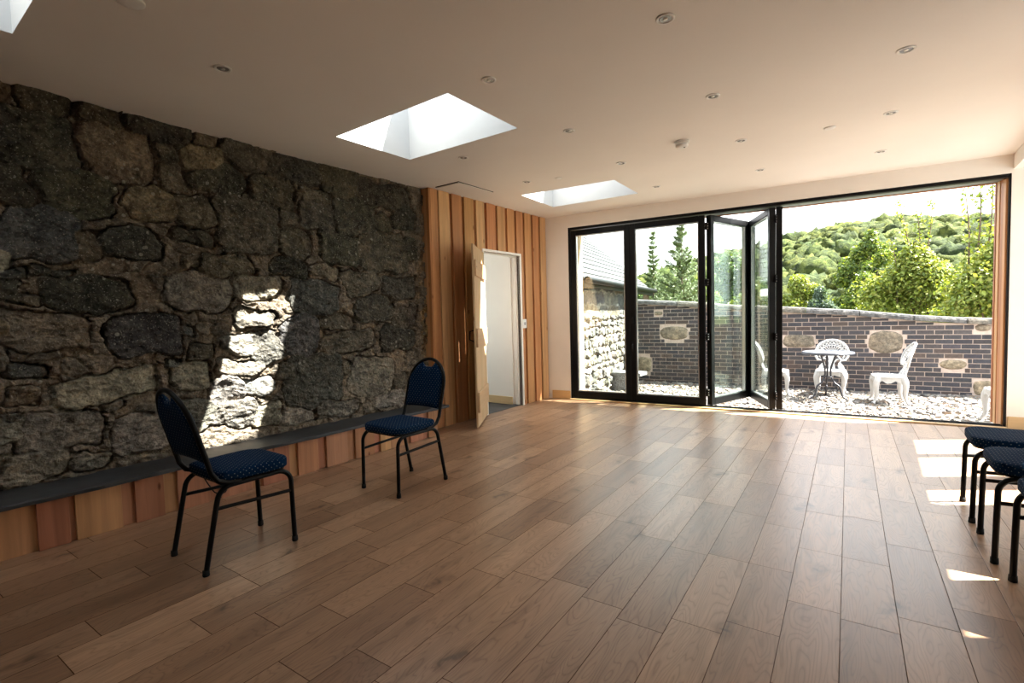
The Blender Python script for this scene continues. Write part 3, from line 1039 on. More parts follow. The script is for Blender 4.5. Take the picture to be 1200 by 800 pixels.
# ================================================================== DOORS
def leaf(name, label, width, height=2.335, handle=False, hinges=(True, True)):
    """one black bifold leaf; local x along its width, y its thickness"""
    d = thing(name, label, 'glass door', kind='structure')
    T = 0.064
    S = 0.072
    mb = MB()
    mb.cbox((0, -T / 2, 0), (S, T / 2, height), 0.004)
    mb.cbox((width - S, -T / 2, 0), (width, T / 2, height), 0.004)
    mb.cbox((S, -T / 2, 0), (width - S, T / 2, 0.088), 0.004)
    mb.cbox((S, -T / 2, height - 0.072), (width - S, T / 2, height), 0.004)
    mb.build('frame', M['black'], d)
    mb = MB()
    g = 0.012
    mb.box((S, -g - 0.003, 0.088), (width - S, -g + 0.003, height - 0.072))
    mb.box((S, g - 0.003, 0.088), (width - S, g + 0.003, height - 0.072))
    mb.build('glass', M['glass'], d)
    mb = MB()
    b_ = 0.012
    for x0, x1, z0, z1 in ((S, S + b_, 0.088, height - 0.072), (width - S - b_, width - S, 0.088, height - 0.072), (S + b_, width - S - b_, 0.088, 0.1), (S + b_, width - S - b_, height - 0.084, height - 0.072)):
        mb.box((x0, -T / 2 + 0.012, z0), (x1, T / 2 - 0.012, z1))
    mb.build('glazing_bead', M['alu'], d)
    return d


def hinge(parent, x, y, z, r=0.011):
    mb = MB()
    for dz in (-0.045, -0.015, 0.018):
        mb.lathe([(r, 0), (r, 0.026)], 10, at=(x, y, z + dz))
    mb.cbox((x - 0.03, y - 0.004, z - 0.045), (x + 0.03, y + 0.004, z + 0.044), 0.002)
    mb.build('hinge', M['black'], parent)
    mb = MB()
    for dx in (-0.02, 0.02):
        for dz in (-0.03, 0.0, 0.03):
            mb.lathe([(0.0045, 0), (0.0045, 0.003)], 8, at=(x + dx, z + dz, 0))
    # screws lie on the room side of the hinge plate
    mb.v = [(p[0], y - 0.0045 - p[2], p[1]) for p in mb.v]
    return mb.build('screw', M['alu'], parent)


def place_leaf(o, s0, d0, s1, d1):
    a, b = bw(s0, d0, 0.032), bw(s1, d1, 0.032)
    o.location = a
    o.rotation_euler = (0, 0, math.atan2(b.y - a.y, b.x - a.x))


HZS = (0.16, 0.85, 1.52, 2.2)
L1 = leaf('door_2', 'closed glass bifold leaf beside the timber wall', 0.84)
place_leaf(L1, SL + 0.034, 0.04, -2.047, 0.04)
L2 = leaf('door_3', 'closed glass bifold leaf next to the folded ones, with small lever', 0.935)
place_leaf(L2, -2.041, 0.04, -1.1, 0.04)
L3 = leaf('door_4', 'first angled glass bifold leaf, swung out from the closed pair', 0.885)
place_leaf(L3, -1.066, 0.05, -0.722, 0.866)
L4 = leaf('door_5', 'second angled glass bifold leaf, folded back against the edge-on one', 0.885)
place_leaf(L4, -0.372, 0.05, -0.672, 0.882)
L5 = leaf('door_6', 'edge-on glass bifold leaf at the open side of the doorway', 0.885)
place_leaf(L5, -0.302, 0.05, -0.378, 0.932)
for z_ in HZS:
    hinge(L2, 0.952, -0.02, z_)
    hinge(L3, 0.898, 0.0, z_)
    hinge(L5, -0.012, 0.036, z_)
# levers on the closed pair and on the folded leaf
for o, x, y, z0 in ((L2, 0.03, -0.032, 1.07), (L2, 0.03, -0.032, 0.72)):
    mb = MB()
    mb.cbox((x - 0.012, y - 0.008, z0 - 0.06), (x + 0.012, y, z0 + 0.06), 0.003)
    mb.tube([(x, y - 0.006, z0 + 0.035), (x, y - 0.03, z0 + 0.03), (x, y - 0.034, z0 - 0.03)], 0.006, 8)
    mb.build('handle', M['black'], o)
mb = MB()
mb.cbox((0.80 + 0.035, 0.032, 0.98), (0.80 + 0.06, 0.042, 1.12), 0.003)
mb.tube([(0.847, 0.04, 1.08), (0.847, 0.07, 1.075), (0.80, 0.074, 1.075)], 0.007, 8)
mb.build('handle', M['black'], L4)

# ledged timber door, standing open
d1 = thing('door_1', 'pale ledged timber door standing open against the larch cladding', 'door', kind='structure')
W_, H_ = 0.79, 1.955
mb = MB()
k = 6
for i in range(k):
    mb.cbox((W_ * i / k + 0.001, -0.022, 0), (W_ * (i + 1) / k - 0.001, 0, H_), 0.003, vary((0.56, 0.385, 0.23), 0.06))
mb.build('board_panel', M['pine'], d1)
for z0, z1 in ((0.16, 0.38), (0.86, 1.06), (1.62, 1.79)):
    MB().cbox((0.03, 0.0003, z0), (W_ - 0.018, 0.021, z1), 0.004, vary((0.56, 0.385, 0.23), 0.05)).build('ledge', M['pine_h'], d1)
for z0 in (0.27, 1.7):
    mb = MB()
    mb.cbox((-0.004, -0.027, z0 - 0.02), (0.3, -0.0225, z0 + 0.02), 0.002)
    mb.lathe([(0.011, -0.03), (0.011, 0.03)], 10, at=(-0.008, -0.022, z0))
    mb.build('hinge', M['black'], d1)
mb = MB()
mb.cbox((W_ - 0.1, -0.032, 0.9), (W_ - 0.055, -0.0225, 1.06), 0.003)
mb.tube([(W_ - 0.078, -0.03, 1.04), (W_ - 0.078, -0.075, 1.03), (W_ - 0.078, -0.078, 0.94), (W_ - 0.078, -0.03, 0.92)], 0.008, 8)
mb.build('latch', M['black'], d1)
a, b = Vector((-3.838, 4.70, 0.018)), Vector((-3.425, 4.026, 0.018))
d1.location = a
d1.rotation_euler = (0, 0, math.atan2(b.y - a.y, b.x - a.x))

# ================================================================== BENCH
bench = thing('slate_bench', 'long low bench of dark slate on larch boards along the stone wall', 'bench', (-3.79, 1.2, 0))
mb = MB()
ys = [-1.65 + i * (3.79 + 1.65) / 60 for i in range(61)]
ed = [(-3.615 + 0.006 * math.sin(y * 9.1) + 0.004 * math.sin(y * 23)) for y in ys]
vs = []
for y, e in zip(ys, ed):
    vs += [(-3.985, y, 0.266), (e, y, 0.266), (e, y, 0.286), (e - 0.005, y, 0.291), (-3.985, y, 0.291)]
fs = []
for i in range(60):
    o = i * 5
    for j in range(5):
        fs.append((o + j, o + (j + 1) % 5, o + 5 + (j + 1) % 5, o + 5 + j))
fs += [(4, 3, 2, 1, 0), (300, 301, 302, 303, 304)]
mb.add([(x + 3.79, y - 1.2, z) for x, y, z in vs], fs)
mb.build('slate_slab', M['slate'], bench)
mb = MB()
bnd = [-1.6, -1.45, -1.2, -1.05, -0.8, -0.64, -0.4, -0.25, 0.02, 0.19, 0.42, 0.6, 0.733, 0.76, 0.974, 1.04, 1.193, 1.27, 1.46, 1.53, 1.74, 1.82, 2.03, 2.10, 2.274, 2.35, 2.55, 2.63, 2.83, 2.90, 3.018, 3.18, 3.26, 3.44, 3.50, 3.625]
for i in range(len(bnd) - 1):
    front = (i % 2 == 0) == (bnd[i] > 2.95)
    x1 = -3.635 if front else -3.655
    mb.cbox((x1 - 0.02 + 3.79, bnd[i] - 1.2 + (0 if front else -0.012), 0.001), (x1 + 3.79, bnd[i + 1] - 1.2 - (0 if front else -0.012), 0.2655), 0.002, vary(RND.choice(PINKY), 0.1))
mb.build('board_front', M['larch'], bench)
mb = MB()
mb.box((-3.95 + 3.79, 3.603 - 1.2, 0.001), (-3.676 + 3.79, 3.625 - 1.2, 0.2655), (0.42, 0.22, 0.12))
mb.build('end_board', M['larch'], bench)

# ================================================================== CHAIRS
def make_chair(label, group):
    c = thing('banquet_chair', label, 'chair', (0, 0, 0), 0, group)
    X = 0.186
    R_ = 0.0125
    for sx in (-1, 1):
        x = X * sx
        # front leg with its bend into the side rail
        p = [(x, 0.226, 0.012), (x, 0.219, 0.33)] + [(x, 0.149 + 0.07 * math.cos(math.radians(a)), 0.335 + 0.07 * math.sin(math.radians(a))) for a in range(5, 91, 12)] + [(x, 0.10, 0.404)]
        lg = MB().tube(p, R_, 12).build('leg', M['black'], c)
        MB().lathe([(0.0145, 0), (0.016, 0.003), (0.015, 0.028)], 12, at=(x, 0.226, 0)).build('foot_cap', M['rubber'], lg)
        p = [(x, -0.226, 0.012), (x, -0.166, 0.31)] + [(x, -0.087 + 0.072 * math.cos(math.radians(a)), 0.333 + 0.072 * math.sin(math.radians(a))) for a in range(172, 89, -12)] + [(x, -0.06, 0.405)]
        lg = MB().tube(p, R_, 12).build('leg', M['black'], c)
        MB().lathe([(0.0145, 0), (0.016, 0.003), (0.015, 0.028)], 12, at=(x, -0.226, 0)).build('foot_cap', M['rubber'], lg)
        MB().tube([(x, 0.10, 0.404), (x, -0.06, 0.405)], R_, 12).build('side_rail', M['black'], c)
        MB().tube([(x, 0.221, 0.285), (x, -0.168, 0.305)], 0.0095, 10).build('stretcher', M['black'], c)
    mb = MB()
    for y_ in (0.11, -0.05):
        mb.tube([(-X, y_, 0.4), (X, y_, 0.4)], 0.009, 8)
    mb.build('seat_support', M['black'], c)
    # back frame: one bent tube
    lo_ = [(0, -0.045, 0.412), (0, -0.10, 0.418), (0, -0.15, 0.438), (0, -0.178, 0.48), (0, -0.196, 0.55), (0, -0.236, 0.70)]
    path = [(X, p[1], p[2]) for p in lo_]
    def lean(zv):
        return -0.236 - (zv - 0.70) * 0.267
    AR, AC = 0.19, 0.70
    for i in range(1, 18):
        a = math.pi * i / 18
        zv = AC + AR * math.sin(a)
        path.append((X * math.cos(a), lean(zv), zv))
    path += [(-X, p[1], p[2]) for p in reversed(lo_)]
    MB().tube(path, 0.0125, 12).build('back_frame', M['black'], c)
    # upholstered back pad with the hand-hold cut out of its top
    n = 26
    xs = [-(X - 0.012) + 2 * (X - 0.012) * i / n for i in range(n + 1)]
    def top(xv):
        zv = AC + (AR - 0.012) * math.sqrt(max(0, 1 - (xv / (X - 0.0115)) ** 2))
        if abs(xv) < 0.066:
            dip = 0.046 * (1 - (abs(xv) / 0.066) ** 4)
            zv -= dip
        return zv
    def cy(zv):
        return lean(zv) if zv > 0.55 else -0.196 + (0.55 - zv) * 0.255
    vs, fs = [], []
    rows = 14
    for side in (1, -1):
        for i, xv in enumerate(xs):
            zt, zb = top(xv), 0.542 - 0.01 * (xv / X) ** 2
            for j in range(rows + 1):
                f = j / rows
                zv = zb + (zt - zb) * f
                edge = min(1.0, min(i, n - i) / 2.5 + 0.0, min(j, rows - j) / 2.0)
                th = 0.008 + (0.017 if side > 0 else 0.008) * math.sqrt(edge * (2 - edge))
                vs.append((xv, cy(zv) + side * th, zv))
    k = (n + 1) * (rows + 1)
    for i in range(n):
        for j in range(rows):
            a = i * (rows + 1) + j
            b = a + rows + 1
            fs += [(a, b, b + 1, a + 1), (k + a, k + a + 1, k + b + 1, k + b)]
    for i in range(n):
        a, b = i * (rows + 1), (i + 1) * (rows + 1)
        fs += [(a, k + a, k + b, b), (a + rows, b + rows, k + b + rows, k + a + rows)]
    for j in range(rows):
        a = j
        b = n * (rows + 1) + j
        fs += [(a, a + 1, k + a + 1, k + a), (b, k + b, k + b + 1, b + 1)]
    mb = MB()
    mb.add(vs, fs, smooth=True)
    mb.build('backrest', M['fabric'], c)
    # seat cushion
    def outline(s):
        pts = []
        hw, fr, bk, rf, rb = 0.202 - s, 0.232 - s, -0.142 + s, 0.095 - s * 0.6, 0.03
        for (cx, cy_, r_, a0) in ((hw - rf, fr - rf, rf, 0), (-hw + rf, fr - rf, rf, 90), (-hw + rb + 0.012, bk + rb, rb, 180), (hw - rb - 0.012, bk + rb, rb, 270)):
            for i in range(9):
                a = math.radians(a0 + 90 * i / 8)
                pts.append((cx + r_ * math.cos(a), cy_ + r_ * math.sin(a)))
        return pts
    mb = MB()
    rings = [(0.012, 0.418), (0.001, 0.424), (0.0, 0.432), (0.0, 0.456), (0.003, 0.464), (0.01, 0.469), (0.03, 0.472), (0.08, 0.474)]
    vs, fs = [], []
    for s_, z_ in rings:
        vs += [(x, y, z_) for x, y in outline(s_)]
    q = 36
    for i in range(len(rings) - 1):
        for j in range(q):
            j2 = (j + 1) % q
            fs.append((i * q + j, i * q + j2, (i + 1) * q + j2, (i + 1) * q + j))
    fs += [tuple(range(q - 1, -1, -1)), tuple((len(rings) - 1) * q + j for j in range(q))]
    mb.add(vs, fs, smooth=True)
    mb.build('seat', M['fabric'], c)
    mb = MB()
    mb.prism(outline(0.012), 0.4095, 0.4178, axis='z')
    mb.build('seat_board', M['black'], c)
    return c


CH = [(-2.765, 1.222, 0.0, 'navy dotted banquet chair at left, back turned, below the sunlit stone patch', None),
      (-2.777, 2.424, math.pi, 'navy dotted banquet chair in front of the slate bench, facing the viewer', None),
      (0.652, 3.835, math.radians(90), 'navy chair at the right edge, farthest back of the three, nearest the bifold doors', 'navy chairs lined up at the right edge'),
      (0.668, 3.308, math.radians(90.5), 'navy chair at the right edge, middle one of the row of three', 'navy chairs lined up at the right edge'),
      (0.708, 2.770, math.radians(91), 'navy chair at the right edge, nearest the viewer and mostly cut off', 'navy chairs lined up at the right edge')]
ch0 = make_chair(CH[0][3], 'navy banquet chairs')
for i, (x, y, rz, lab, grp) in enumerate(CH):
    o = ch0 if i == 0 else copy_tree(ch0)
    o.location = (x, y, 0)
    o.rotation_euler = (0, 0, rz)
    o['label'] = lab
    o['group'] = grp or 'navy banquet chairs facing each other'

# ================================================================== CEILING FITTINGS
def make_downlight():
    d = thing('downlight', '', 'downlight', (0, 0, CEIL), 0, 'downlights recessed in the ceiling')
    mb = MB()
    n = 28
    prof = [(0.044, 0.0), (0.044, -0.004), (0.040, -0.006), (0.033, -0.0055), (0.030, -0.001), (0.030, -0.0005)]
    mb.lathe(prof, n)
    mb.build('trim_ring', M['plastic'], d)
    MB().lathe([(0.0295, -0.0006), (0.0295, -0.003), (0.026, -0.0034)], n).build('lens', M['lens'], d)
    MB().lathe([(0.012, -0.0034), (0.010, -0.0060), (0.004, -0.0068)], 16).build('led', M['chrome'], d)
    return d


ROWN = {5: 'first row from the bifold doors', 4: 'second row from the bifold doors', 3: 'third row from the bifold doors', 2: 'fourth row from the bifold doors', 1: 'fifth row from the bifold doors'}
COLN = {'A': 'closest to the stone wall', 'B': 'just clear of the skylights', 'C': 'near the middle of the room', 'D': 'farthest from the stone wall'}
DL = [('A', 1, -2.882, 1.341), ('B', 2, -1.852, 2.361), ('C', 2, -0.823, 2.414), ('A', 3, -2.914, 3.331), ('B', 3, -1.891, 3.377), ('C', 3, -0.873, 3.455), ('D', 3, 0.111, 3.529),
      ('A', 4, -2.947, 4.352), ('B', 4, -1.926, 4.405), ('C', 4, -0.916, 4.49), ('D', 4, 0.062, 4.584), ('B', 5, -1.983, 5.476), ('C', 5, -0.956, 5.549), ('D', 5, 0.009, 5.655)]
dl0 = make_downlight()
for i, (cn, rn, x, y) in enumerate(DL):
    o = dl0 if i == 0 else copy_tree(dl0)
    o.location = (x, y, CEIL)
    o['label'] = 'small round recessed downlight, %s, %s' % (ROWN[rn], COLN[cn])
for x, y, r, lab in ((-2.625, 4.448, 0.036, 'small blank white disc on the ceiling beside the far skylight'),
                     (-0.312, 4.639, 0.04, 'small blank white disc on the ceiling between two downlights'),
                     (-2.586, 0.835, 0.055, 'pale blank disc on the ceiling at the top edge of the photo')):
    mb = MB().lathe([(r, 0), (r, -0.004), (r - 0.006, -0.008), (r * 0.3, -0.009)], 24)
    mb.v = [(p[0], p[1], p[2]) for p in mb.v]
    o = mb.build('ceiling_disc', M['plastic'])
    o.location = (x, y, CEIL)
    tag(o, lab, 'ceiling cover', 'blank discs on the ceiling')
al = thing('smoke_alarm', 'round white smoke alarm on the ceiling in front of the folded doors', 'smoke alarm', (-1.303, 4.19, CEIL))
MB().lathe([(0.058, 0), (0.058, -0.014), (0.054, -0.016)], 32).build('base', M['plastic'], al)
MB().lathe([(0.050, -0.016), (0.051, -0.034), (0.045, -0.046), (0.02, -0.05)], 32).build('cover', M['plastic'], al)
MB().lathe([(0.008, -0.049), (0.008, -0.053), (0.006, -0.054)], 12, at=(0.02, 0, 0)).build('test_button', M['lens'], al)
hat = thing('ceiling_hatch', 'flat painted access hatch in the ceiling above the timber cladding', 'hatch', (-3.63, 4.15, CEIL))
mb = MB()
mb.cbox((-0.155, -0.275, -0.012), (0.165, 0.28, -0.004), 0.002)
mb.build('panel', M['ceiling'], hat)
mb = MB()
for lo, hi in (((-0.16, -0.285, -0.004), (0.172, -0.265, -0.0002)), ((0.152, -0.285, -0.004), (0.172, 0.29, -0.0002)), ((-0.16, 0.27, -0.004), (0.172, 0.29, -0.0002)), ((-0.16, -0.285, -0.004), (-0.14, 0.29, -0.0002))):
    mb.box(lo, hi)
mb.build('rim', M['rubber'], hat)
sw = thing('light_switch', 'small white light switch on the larch cladding right of the doorway', 'light switch', (WX + 0.0005, 5.535, 1.095))
MB().cbox((0, -0.043, -0.06), (0.012, 0.043, 0.06), 0.003).build('plate', M['plastic'], sw)
MB().cbox((0.0122, -0.014, -0.02), (0.02, 0.014, 0.02), 0.002).build('rocker', M['castwhite'], sw)
cb = MB()
cb.tube(smooth_path([(-3.620, 1.40, 0.235), (-3.610, 1.424, 0.164), (-3.606, 1.457, 0.096), (-3.605, 1.482, 0.06), (-3.608, 1.536, 0.045), (-3.623, 1.56, 0.06)], 6), 0.004, 8)
tag(cb.build('cable', M['rubber']), 'short dark cable looping out from the bench boards behind the left chair', 'cable')

# ================================================================== OUTSIDE
# ground beyond the garden wall
mb = MB()
mb.box((-140, 10.6, -0.9), (120, 70, -0.6))
mb.box((-140, 70, -12), (120, 110, -0.6))
struct(mb.build('ground_beyond', M['grass']), 'grassy ground beyond the garden wall', 'ground')

# gravelled yard
gx, gy = np.meshgrid(np.linspace(-7, 6, 170), np.linspace(6.2, 10.7, 90))
gz = GZ - 0.012 + 0.028 * fbm(gx * 3, gy * 3, 4, 3)
CHIP = [(0.0625, 0.0562, 0.0525), (0.1375, 0.0938, 0.0625), (0.1705, 0.1517, 0.1319), (0.1410, 0.1273, 0.1162), (0.1960, 0.1723, 0.1431), (0.1066, 0.0988, 0.0931), (0.1787, 0.1397, 0.1044), (0.2214, 0.2014, 0.1744)]
tone = 0.1 + 0.12 * fbm(gx * 14, gy * 14, 3, 8)
gc = np.stack([tone, tone * 0.95, tone * 0.88], -1)
g = grid_mesh('ground_yard', gx, gy, gz, gc, M['chips'])
struct(g, 'pale stony ground of the sunny yard', 'ground')
mb = MB()
for i in range(10500):
    x, y = RND.uniform(-4.2, 3.2), RND.uniform(6.95, 10.4)
    if y * 0.9955 - x * 0.0946 > 10.09 or x < -3.52 - 0.184 * (y - 6.7):
        continue
    L_ = RND.uniform(0.018, 0.062) * (0.8 if y < 8 else 1.0)
    W2, T_ = L_ * RND.uniform(0.45, 0.8), L_ * RND.uniform(0.12, 0.3)
    zz_ = GZ - 0.012 + 0.028 * float(fbm(np.array([x * 3.0]), np.array([y * 3.0]), 4, 3)[0]) + T_ * 0.7
    mt = Matrix.Translation((x, y, zz_)) @ Matrix.Rotation(RND.uniform(0, 6.28), 4, 'Z') @ Matrix.Rotation(RND.uniform(-0.4, 0.4), 4, 'X') @ Matrix.Rotation(RND.uniform(-0.35, 0.35), 4, 'Y')
    pts = []
    for z0, k in ((-T_, 1.0), (T_, 0.82)):
        for a in range(5):
            an = a * 1.2566 + 0.3
            pts.append(mt @ Vector((L_ * k * math.cos(an), W2 * k * math.sin(an), z0)))
    mb.add(pts, [(4, 3, 2, 1, 0), (5, 6, 7, 8, 9)] + [(j, (j + 1) % 5, 5 + (j + 1) % 5, 5 + j) for j in range(5)], vary(RND.choice(CHIP), 0.15))
o = mb.build('gravel', M['chips'], fix=False)
tag(o, 'loose pale slate chippings covering the sunny yard', 'gravel', kind='stuff')

# ---- garden wall of dark bricks ----------------------------------------
GA = math.radians(5.4277)
gT, gN = Vector((math.cos(GA), math.sin(GA), 0)), Vector((-math.sin(GA), math.cos(GA), 0))
GC = 10.17
GM = Matrix((gT, gN, Vector((0, 0, 1)))).transposed().to_4x4()
GM.translation = gN * GC


def gtop(s):
    """height of the brickwork under the coping"""
    pts = [(-5.2, 1.46), (-2.99, 1.375), (-1.34 + 0.95, 1.14), (0.62, 1.06), (1.74, 0.925), (2.4, 0.88), (4.6, 0.70)]
    pts = [(-5.2, 1.42), (-3.0, 1.385), (-1.1, 1.20), (-0.38, 1.137), (0.63, 1.06), (1.74, 0.92), (2.41, 0.883), (4.8, 0.70)]
    for (a, za), (b, zb) in zip(pts, pts[1:]):
        if s <= b:
            return za + (zb - za) * (s - a) / (b - a)
    return pts[-1][1]


# sandstone blocks set into it: centre s, z, half width, half height, rounded
BLK = [(-0.17, 0.625, 0.245, 0.115, 4.0), (1.07, 0.615, 0.235, 0.185, 2.6), (1.92, 0.265, 0.165, 0.075, 2.4), (2.26, 0.835, 0.09, 0.05, 2.6), (2.30, -0.09, 0.14, 0.12, 4.0),
       (-3.0, 0.13, 0.235, 0.165, 4.0), (-2.32, 0.78, 0.27, 0.13, 3.2), (-2.62, 1.18, 0.08, 0.035, 5.0), (-0.95, 0.60, 0.10, 0.06, 4.0), (-3.2, 1.16, 0.1, 0.05, 4), (3.3, 0.35, 0.2, 0.12, 4)]
BL, BH = 0.225, 0.0745
mb = MB()
BRK = [(0.0377, 0.0358, 0.0402), (0.0457, 0.0426, 0.0470), (0.0308, 0.0302, 0.0335), (0.0549, 0.0470, 0.0470), (0.0411, 0.0358, 0.0369), (0.0606, 0.0448, 0.0391), (0.0354, 0.0347, 0.0402)]
row = 0
zb = GZ - 0.03
while zb < 1.5:
    s = -3.15 + (0.1125 if row % 2 else 0.0) + RND.uniform(-0.02, 0.02)
    while s < 4.6:
        s1 = s + BL - 0.012
        z1 = zb + BH - 0.0115
        tp = min(gtop(s), gtop(s1)) - 0.004
        zt = min(z1, tp)
        runs = [(s, s1)] if zt - zb > 0.02 else []
        for (cs, cz, rw, rh, p) in BLK:
            dz_ = abs((zb + z1) / 2 - cz)
            if dz_ >= rh + 0.03:
                continue
            hw_ = (rw + 0.015) * max(0.0, 1 - (max(0.0, dz_ - 0.03) / (rh + 0.012)) ** p) ** (1 / p)
            nxt = []
            for (p0, p1) in runs:
                for (q0, q1) in ((p0, min(p1, cs - hw_)), (max(p0, cs + hw_), p1)):
                    if q1 - q0 > 0.03:
                        nxt.append((q0, q1))
            runs = nxt
        kc_ = vary(RND.choice(BRK), 0.15)
        for (p0, p1) in runs:
            mb.box((p0, -0.001 + RND.uniform(-0.003, 0.003), zb), (p1, 0.05, zt), kc_, GM, skip=(4,))
        s += BL
    zb += BH
    row += 1
garden = thing('wall_garden', 'sloping garden wall of dark bricks with pale stones set in it', 'garden wall', (0, 0, 0), kind='structure')
mb.build('brickwork', M['brick'], garden)
mb = MB()
n = 60
out = [(-3.15, -0.5)] + [(4.6, -0.5)] + [(4.6 - 7.75 * i / n, gtop(4.6 - 7.75 * i / n)) for i in range(n + 1)]
mb.prism(out, 0.006, 0.24, M=GM)
mb.build('mortar_core', M['mortar'], garden)
for (cs, cz, rw, rh, p) in BLK:
    sy, sz = np.meshgrid(np.linspace(-1, 1, 26), np.linspace(-1, 1, 20))
    sgn = np.abs(sy) ** p + np.abs(sz) ** p
    k_ = np.clip(sgn, 0.0001, None)
    prof = np.sqrt(np.clip(1 - np.maximum(np.abs(sy), np.abs(sz)) ** 3, 0, 1))
    rad = np.maximum(np.abs(sy), np.abs(sz)) / (k_ ** (1 / p))
    yy, zz_ = sy * rad * rw, sz * rad * rh
    yy = yy * (1 + 0.14 * fbm(sy * 1.3 + cs * 7, sz * 1.3, 2, 4))
    zz_ = zz_ * (1 + 0.14 * fbm(sy * 1.3, sz * 1.3 + cz * 9, 2, 5))
    hh = 0.012 - 0.032 * prof - 0.014 * fbm(sy * 3 + cs * 5, sz * 3, 3, 6)
    X_ = np.empty(sy.shape)
    P3 = [GM @ Vector((cs + a, h_, cz + b)) for a, b, h_ in zip(yy.ravel(), zz_.ravel(), hh.ravel())]
    A = np.array([tuple(v) for v in P3]).reshape(sy.shape + (3,))
    base = np.array(RND.choice([(0.19, 0.158, 0.115), (0.17, 0.142, 0.11), (0.21, 0.172, 0.123)]))
    Cc = base * (0.85 + 0.5 * (fbm(sy * 3 + cz * 11, sz * 3, 3, 9) + 0.25))[..., None]
    grid_mesh('stone_block', A[..., 0], A[..., 1], A[..., 2], Cc, M['sandstone'], garden)
s = -3.15
cmat = make_stone_mat('coping_stone', False, 0.006)
while s < 4.6:
    L_ = RND.uniform(0.62, 0.95)
    e = min(s + L_ - 0.01, 4.6)
    bm = bmesh.new()
    n = 10
    z0, z1 = gtop(s), gtop(e)
    th = RND.uniform(0.078, 0.095)
    rows_ = []
    for i in range(n + 1):
        f = i / n
        ss, zz_ = s + (e - s) * f, z0 + (z1 - z0) * f
        wob = RND.uniform(-0.006, 0.006)
        rows_.append([bm.verts.new(GM @ Vector(q)) for q in ((ss, 0.27, zz_), (ss, -0.05 + wob, zz_ + 0.002 + RND.uniform(-0.004, 0.004)), (ss, -0.056 + wob, zz_ + th * 0.6), (ss, -0.042 + wob, zz_ + th), (ss, 0.26, zz_ + th + 0.01))])
    for a, b in zip(rows_, rows_[1:]):
        for j in range(5):
            bm.faces.new((a[j], b[j], b[(j + 1) % 5], a[(j + 1) % 5]))
    bm.faces.new(rows_[0])
    bm.faces.new(list(reversed(rows_[-1])))
    MB().bm(bm, RND.choice([(0.115, 0.113, 0.112), (0.13, 0.12, 0.105), (0.105, 0.104, 0.105)])).build('coping_stone', cmat, garden)
    s += L_

# ---- outbuilding on the left ---------------------------------------------
OD = Vector((-0.181, 0.9835, 0))            # along its eaves, away from the house
OQ = Vector((-0.9835, -0.181, 0))           # into the building
OE = Vector((-3.665, 6.70, 0))
OM = Matrix((OD, OQ, Vector((0, 0, 1)))).transposed().to_4x4()
OM.translation = OE
outb = thing('outbuilding', 'old stone outbuilding with pale slate roof beyond the left bifold leaf', 'outbuilding', tuple(OE))


def opt(u, v, z):
    return OM @ Vector((u, v, z)) - OE


# upper wall: pointed stone, in the shade of the eaves; lower wall: rough rubble standing proud
sl = []
z = 1.12
while z < 1.72:
    h_ = RND.uniform(0.16, 0.26)
    u = -0.3
    while u < 5.8:
        l_ = RND.uniform(0.35, 0.95)
        sl.append((u + l_ / 2, z + h_ / 2, l_ / 2 - 0.03, h_ / 2 - 0.022, RND.choice([0, 1, 2, 3])))
        u += l_
    z += h_
U, Zg2 = np.meshgrid(np.linspace(-0.08, 3.35, 230), np.linspace(0.95, 1.75, 60))
KC2 = {0: (0.07, 0.07, 0.073), 1: (0.125, 0.105, 0.08), 2: (0.165, 0.13, 0.09), 3: (0.09, 0.085, 0.08)}
Hh, C = rubble(U, Zg2, sl, 21, mortar=(0.27, 0.25, 0.215), kcol=KC2, amp=0.35, filler=(0.2, 0.14))
A = np.array([tuple(opt(a, 0.07 - b * 0.5, c)) for a, b, c in zip(U.ravel(), Hh.ravel(), Zg2.ravel())]).reshape(U.shape + (3,))
pst = make_stone_mat('pointed_stone', False, 0.006)
grid_mesh('upper_wall', A[..., 0], A[..., 1], A[..., 2], C, pst, outb)
sl = []
z = -0.3
while z < 1.2:
    h_ = RND.uniform(0.1, 0.2)
    u = -0.3
    while u < 5.8:
        l_ = RND.uniform(0.1, 0.28)
        sl.append((u + l_ / 2, z + h_ / 2, l_ / 2 - 0.008, h_ / 2 - 0.008, RND.choice([0, 1, 2, 3])))
        u += l_
    z += h_
U, Zg2 = np.meshgrid(np.linspace(-0.08, 3.3, 300), np.linspace(-0.3, 1.17, 130))
KC3 = {0: (0.13, 0.127, 0.12), 1: (0.18, 0.165, 0.145), 2: (0.21, 0.19, 0.165), 3: (0.12, 0.112, 0.102)}
Hh, C = rubble(U, Zg2, sl, 33, mortar=(0.12, 0.088, 0.06), kcol=KC3, amp=1.6, filler=(0.1, 0.07))
A = np.array([tuple(opt(a, 0.03 - b, c)) for a, b, c in zip(U.ravel(), Hh.ravel(), Zg2.ravel())]).reshape(U.shape + (3,))
grid_mesh('lower_wall', A[..., 0], A[..., 1], A[..., 2], C, M['sandstone'], outb)
mb = MB()
mb.box((-0.08, 0.04, -0.3), (3.32, 0.12, 1.155), (0.35, 0.3, 0.24), OM)
mb.box((-0.08, 0.09, -0.3), (3.7, 0.4, 1.76), (0.3, 0.27, 0.22), OM)
mb.v = [tuple(Vector(p) - OE) for p in mb.v]
mb.build('wall_core', M['mortar'], outb)
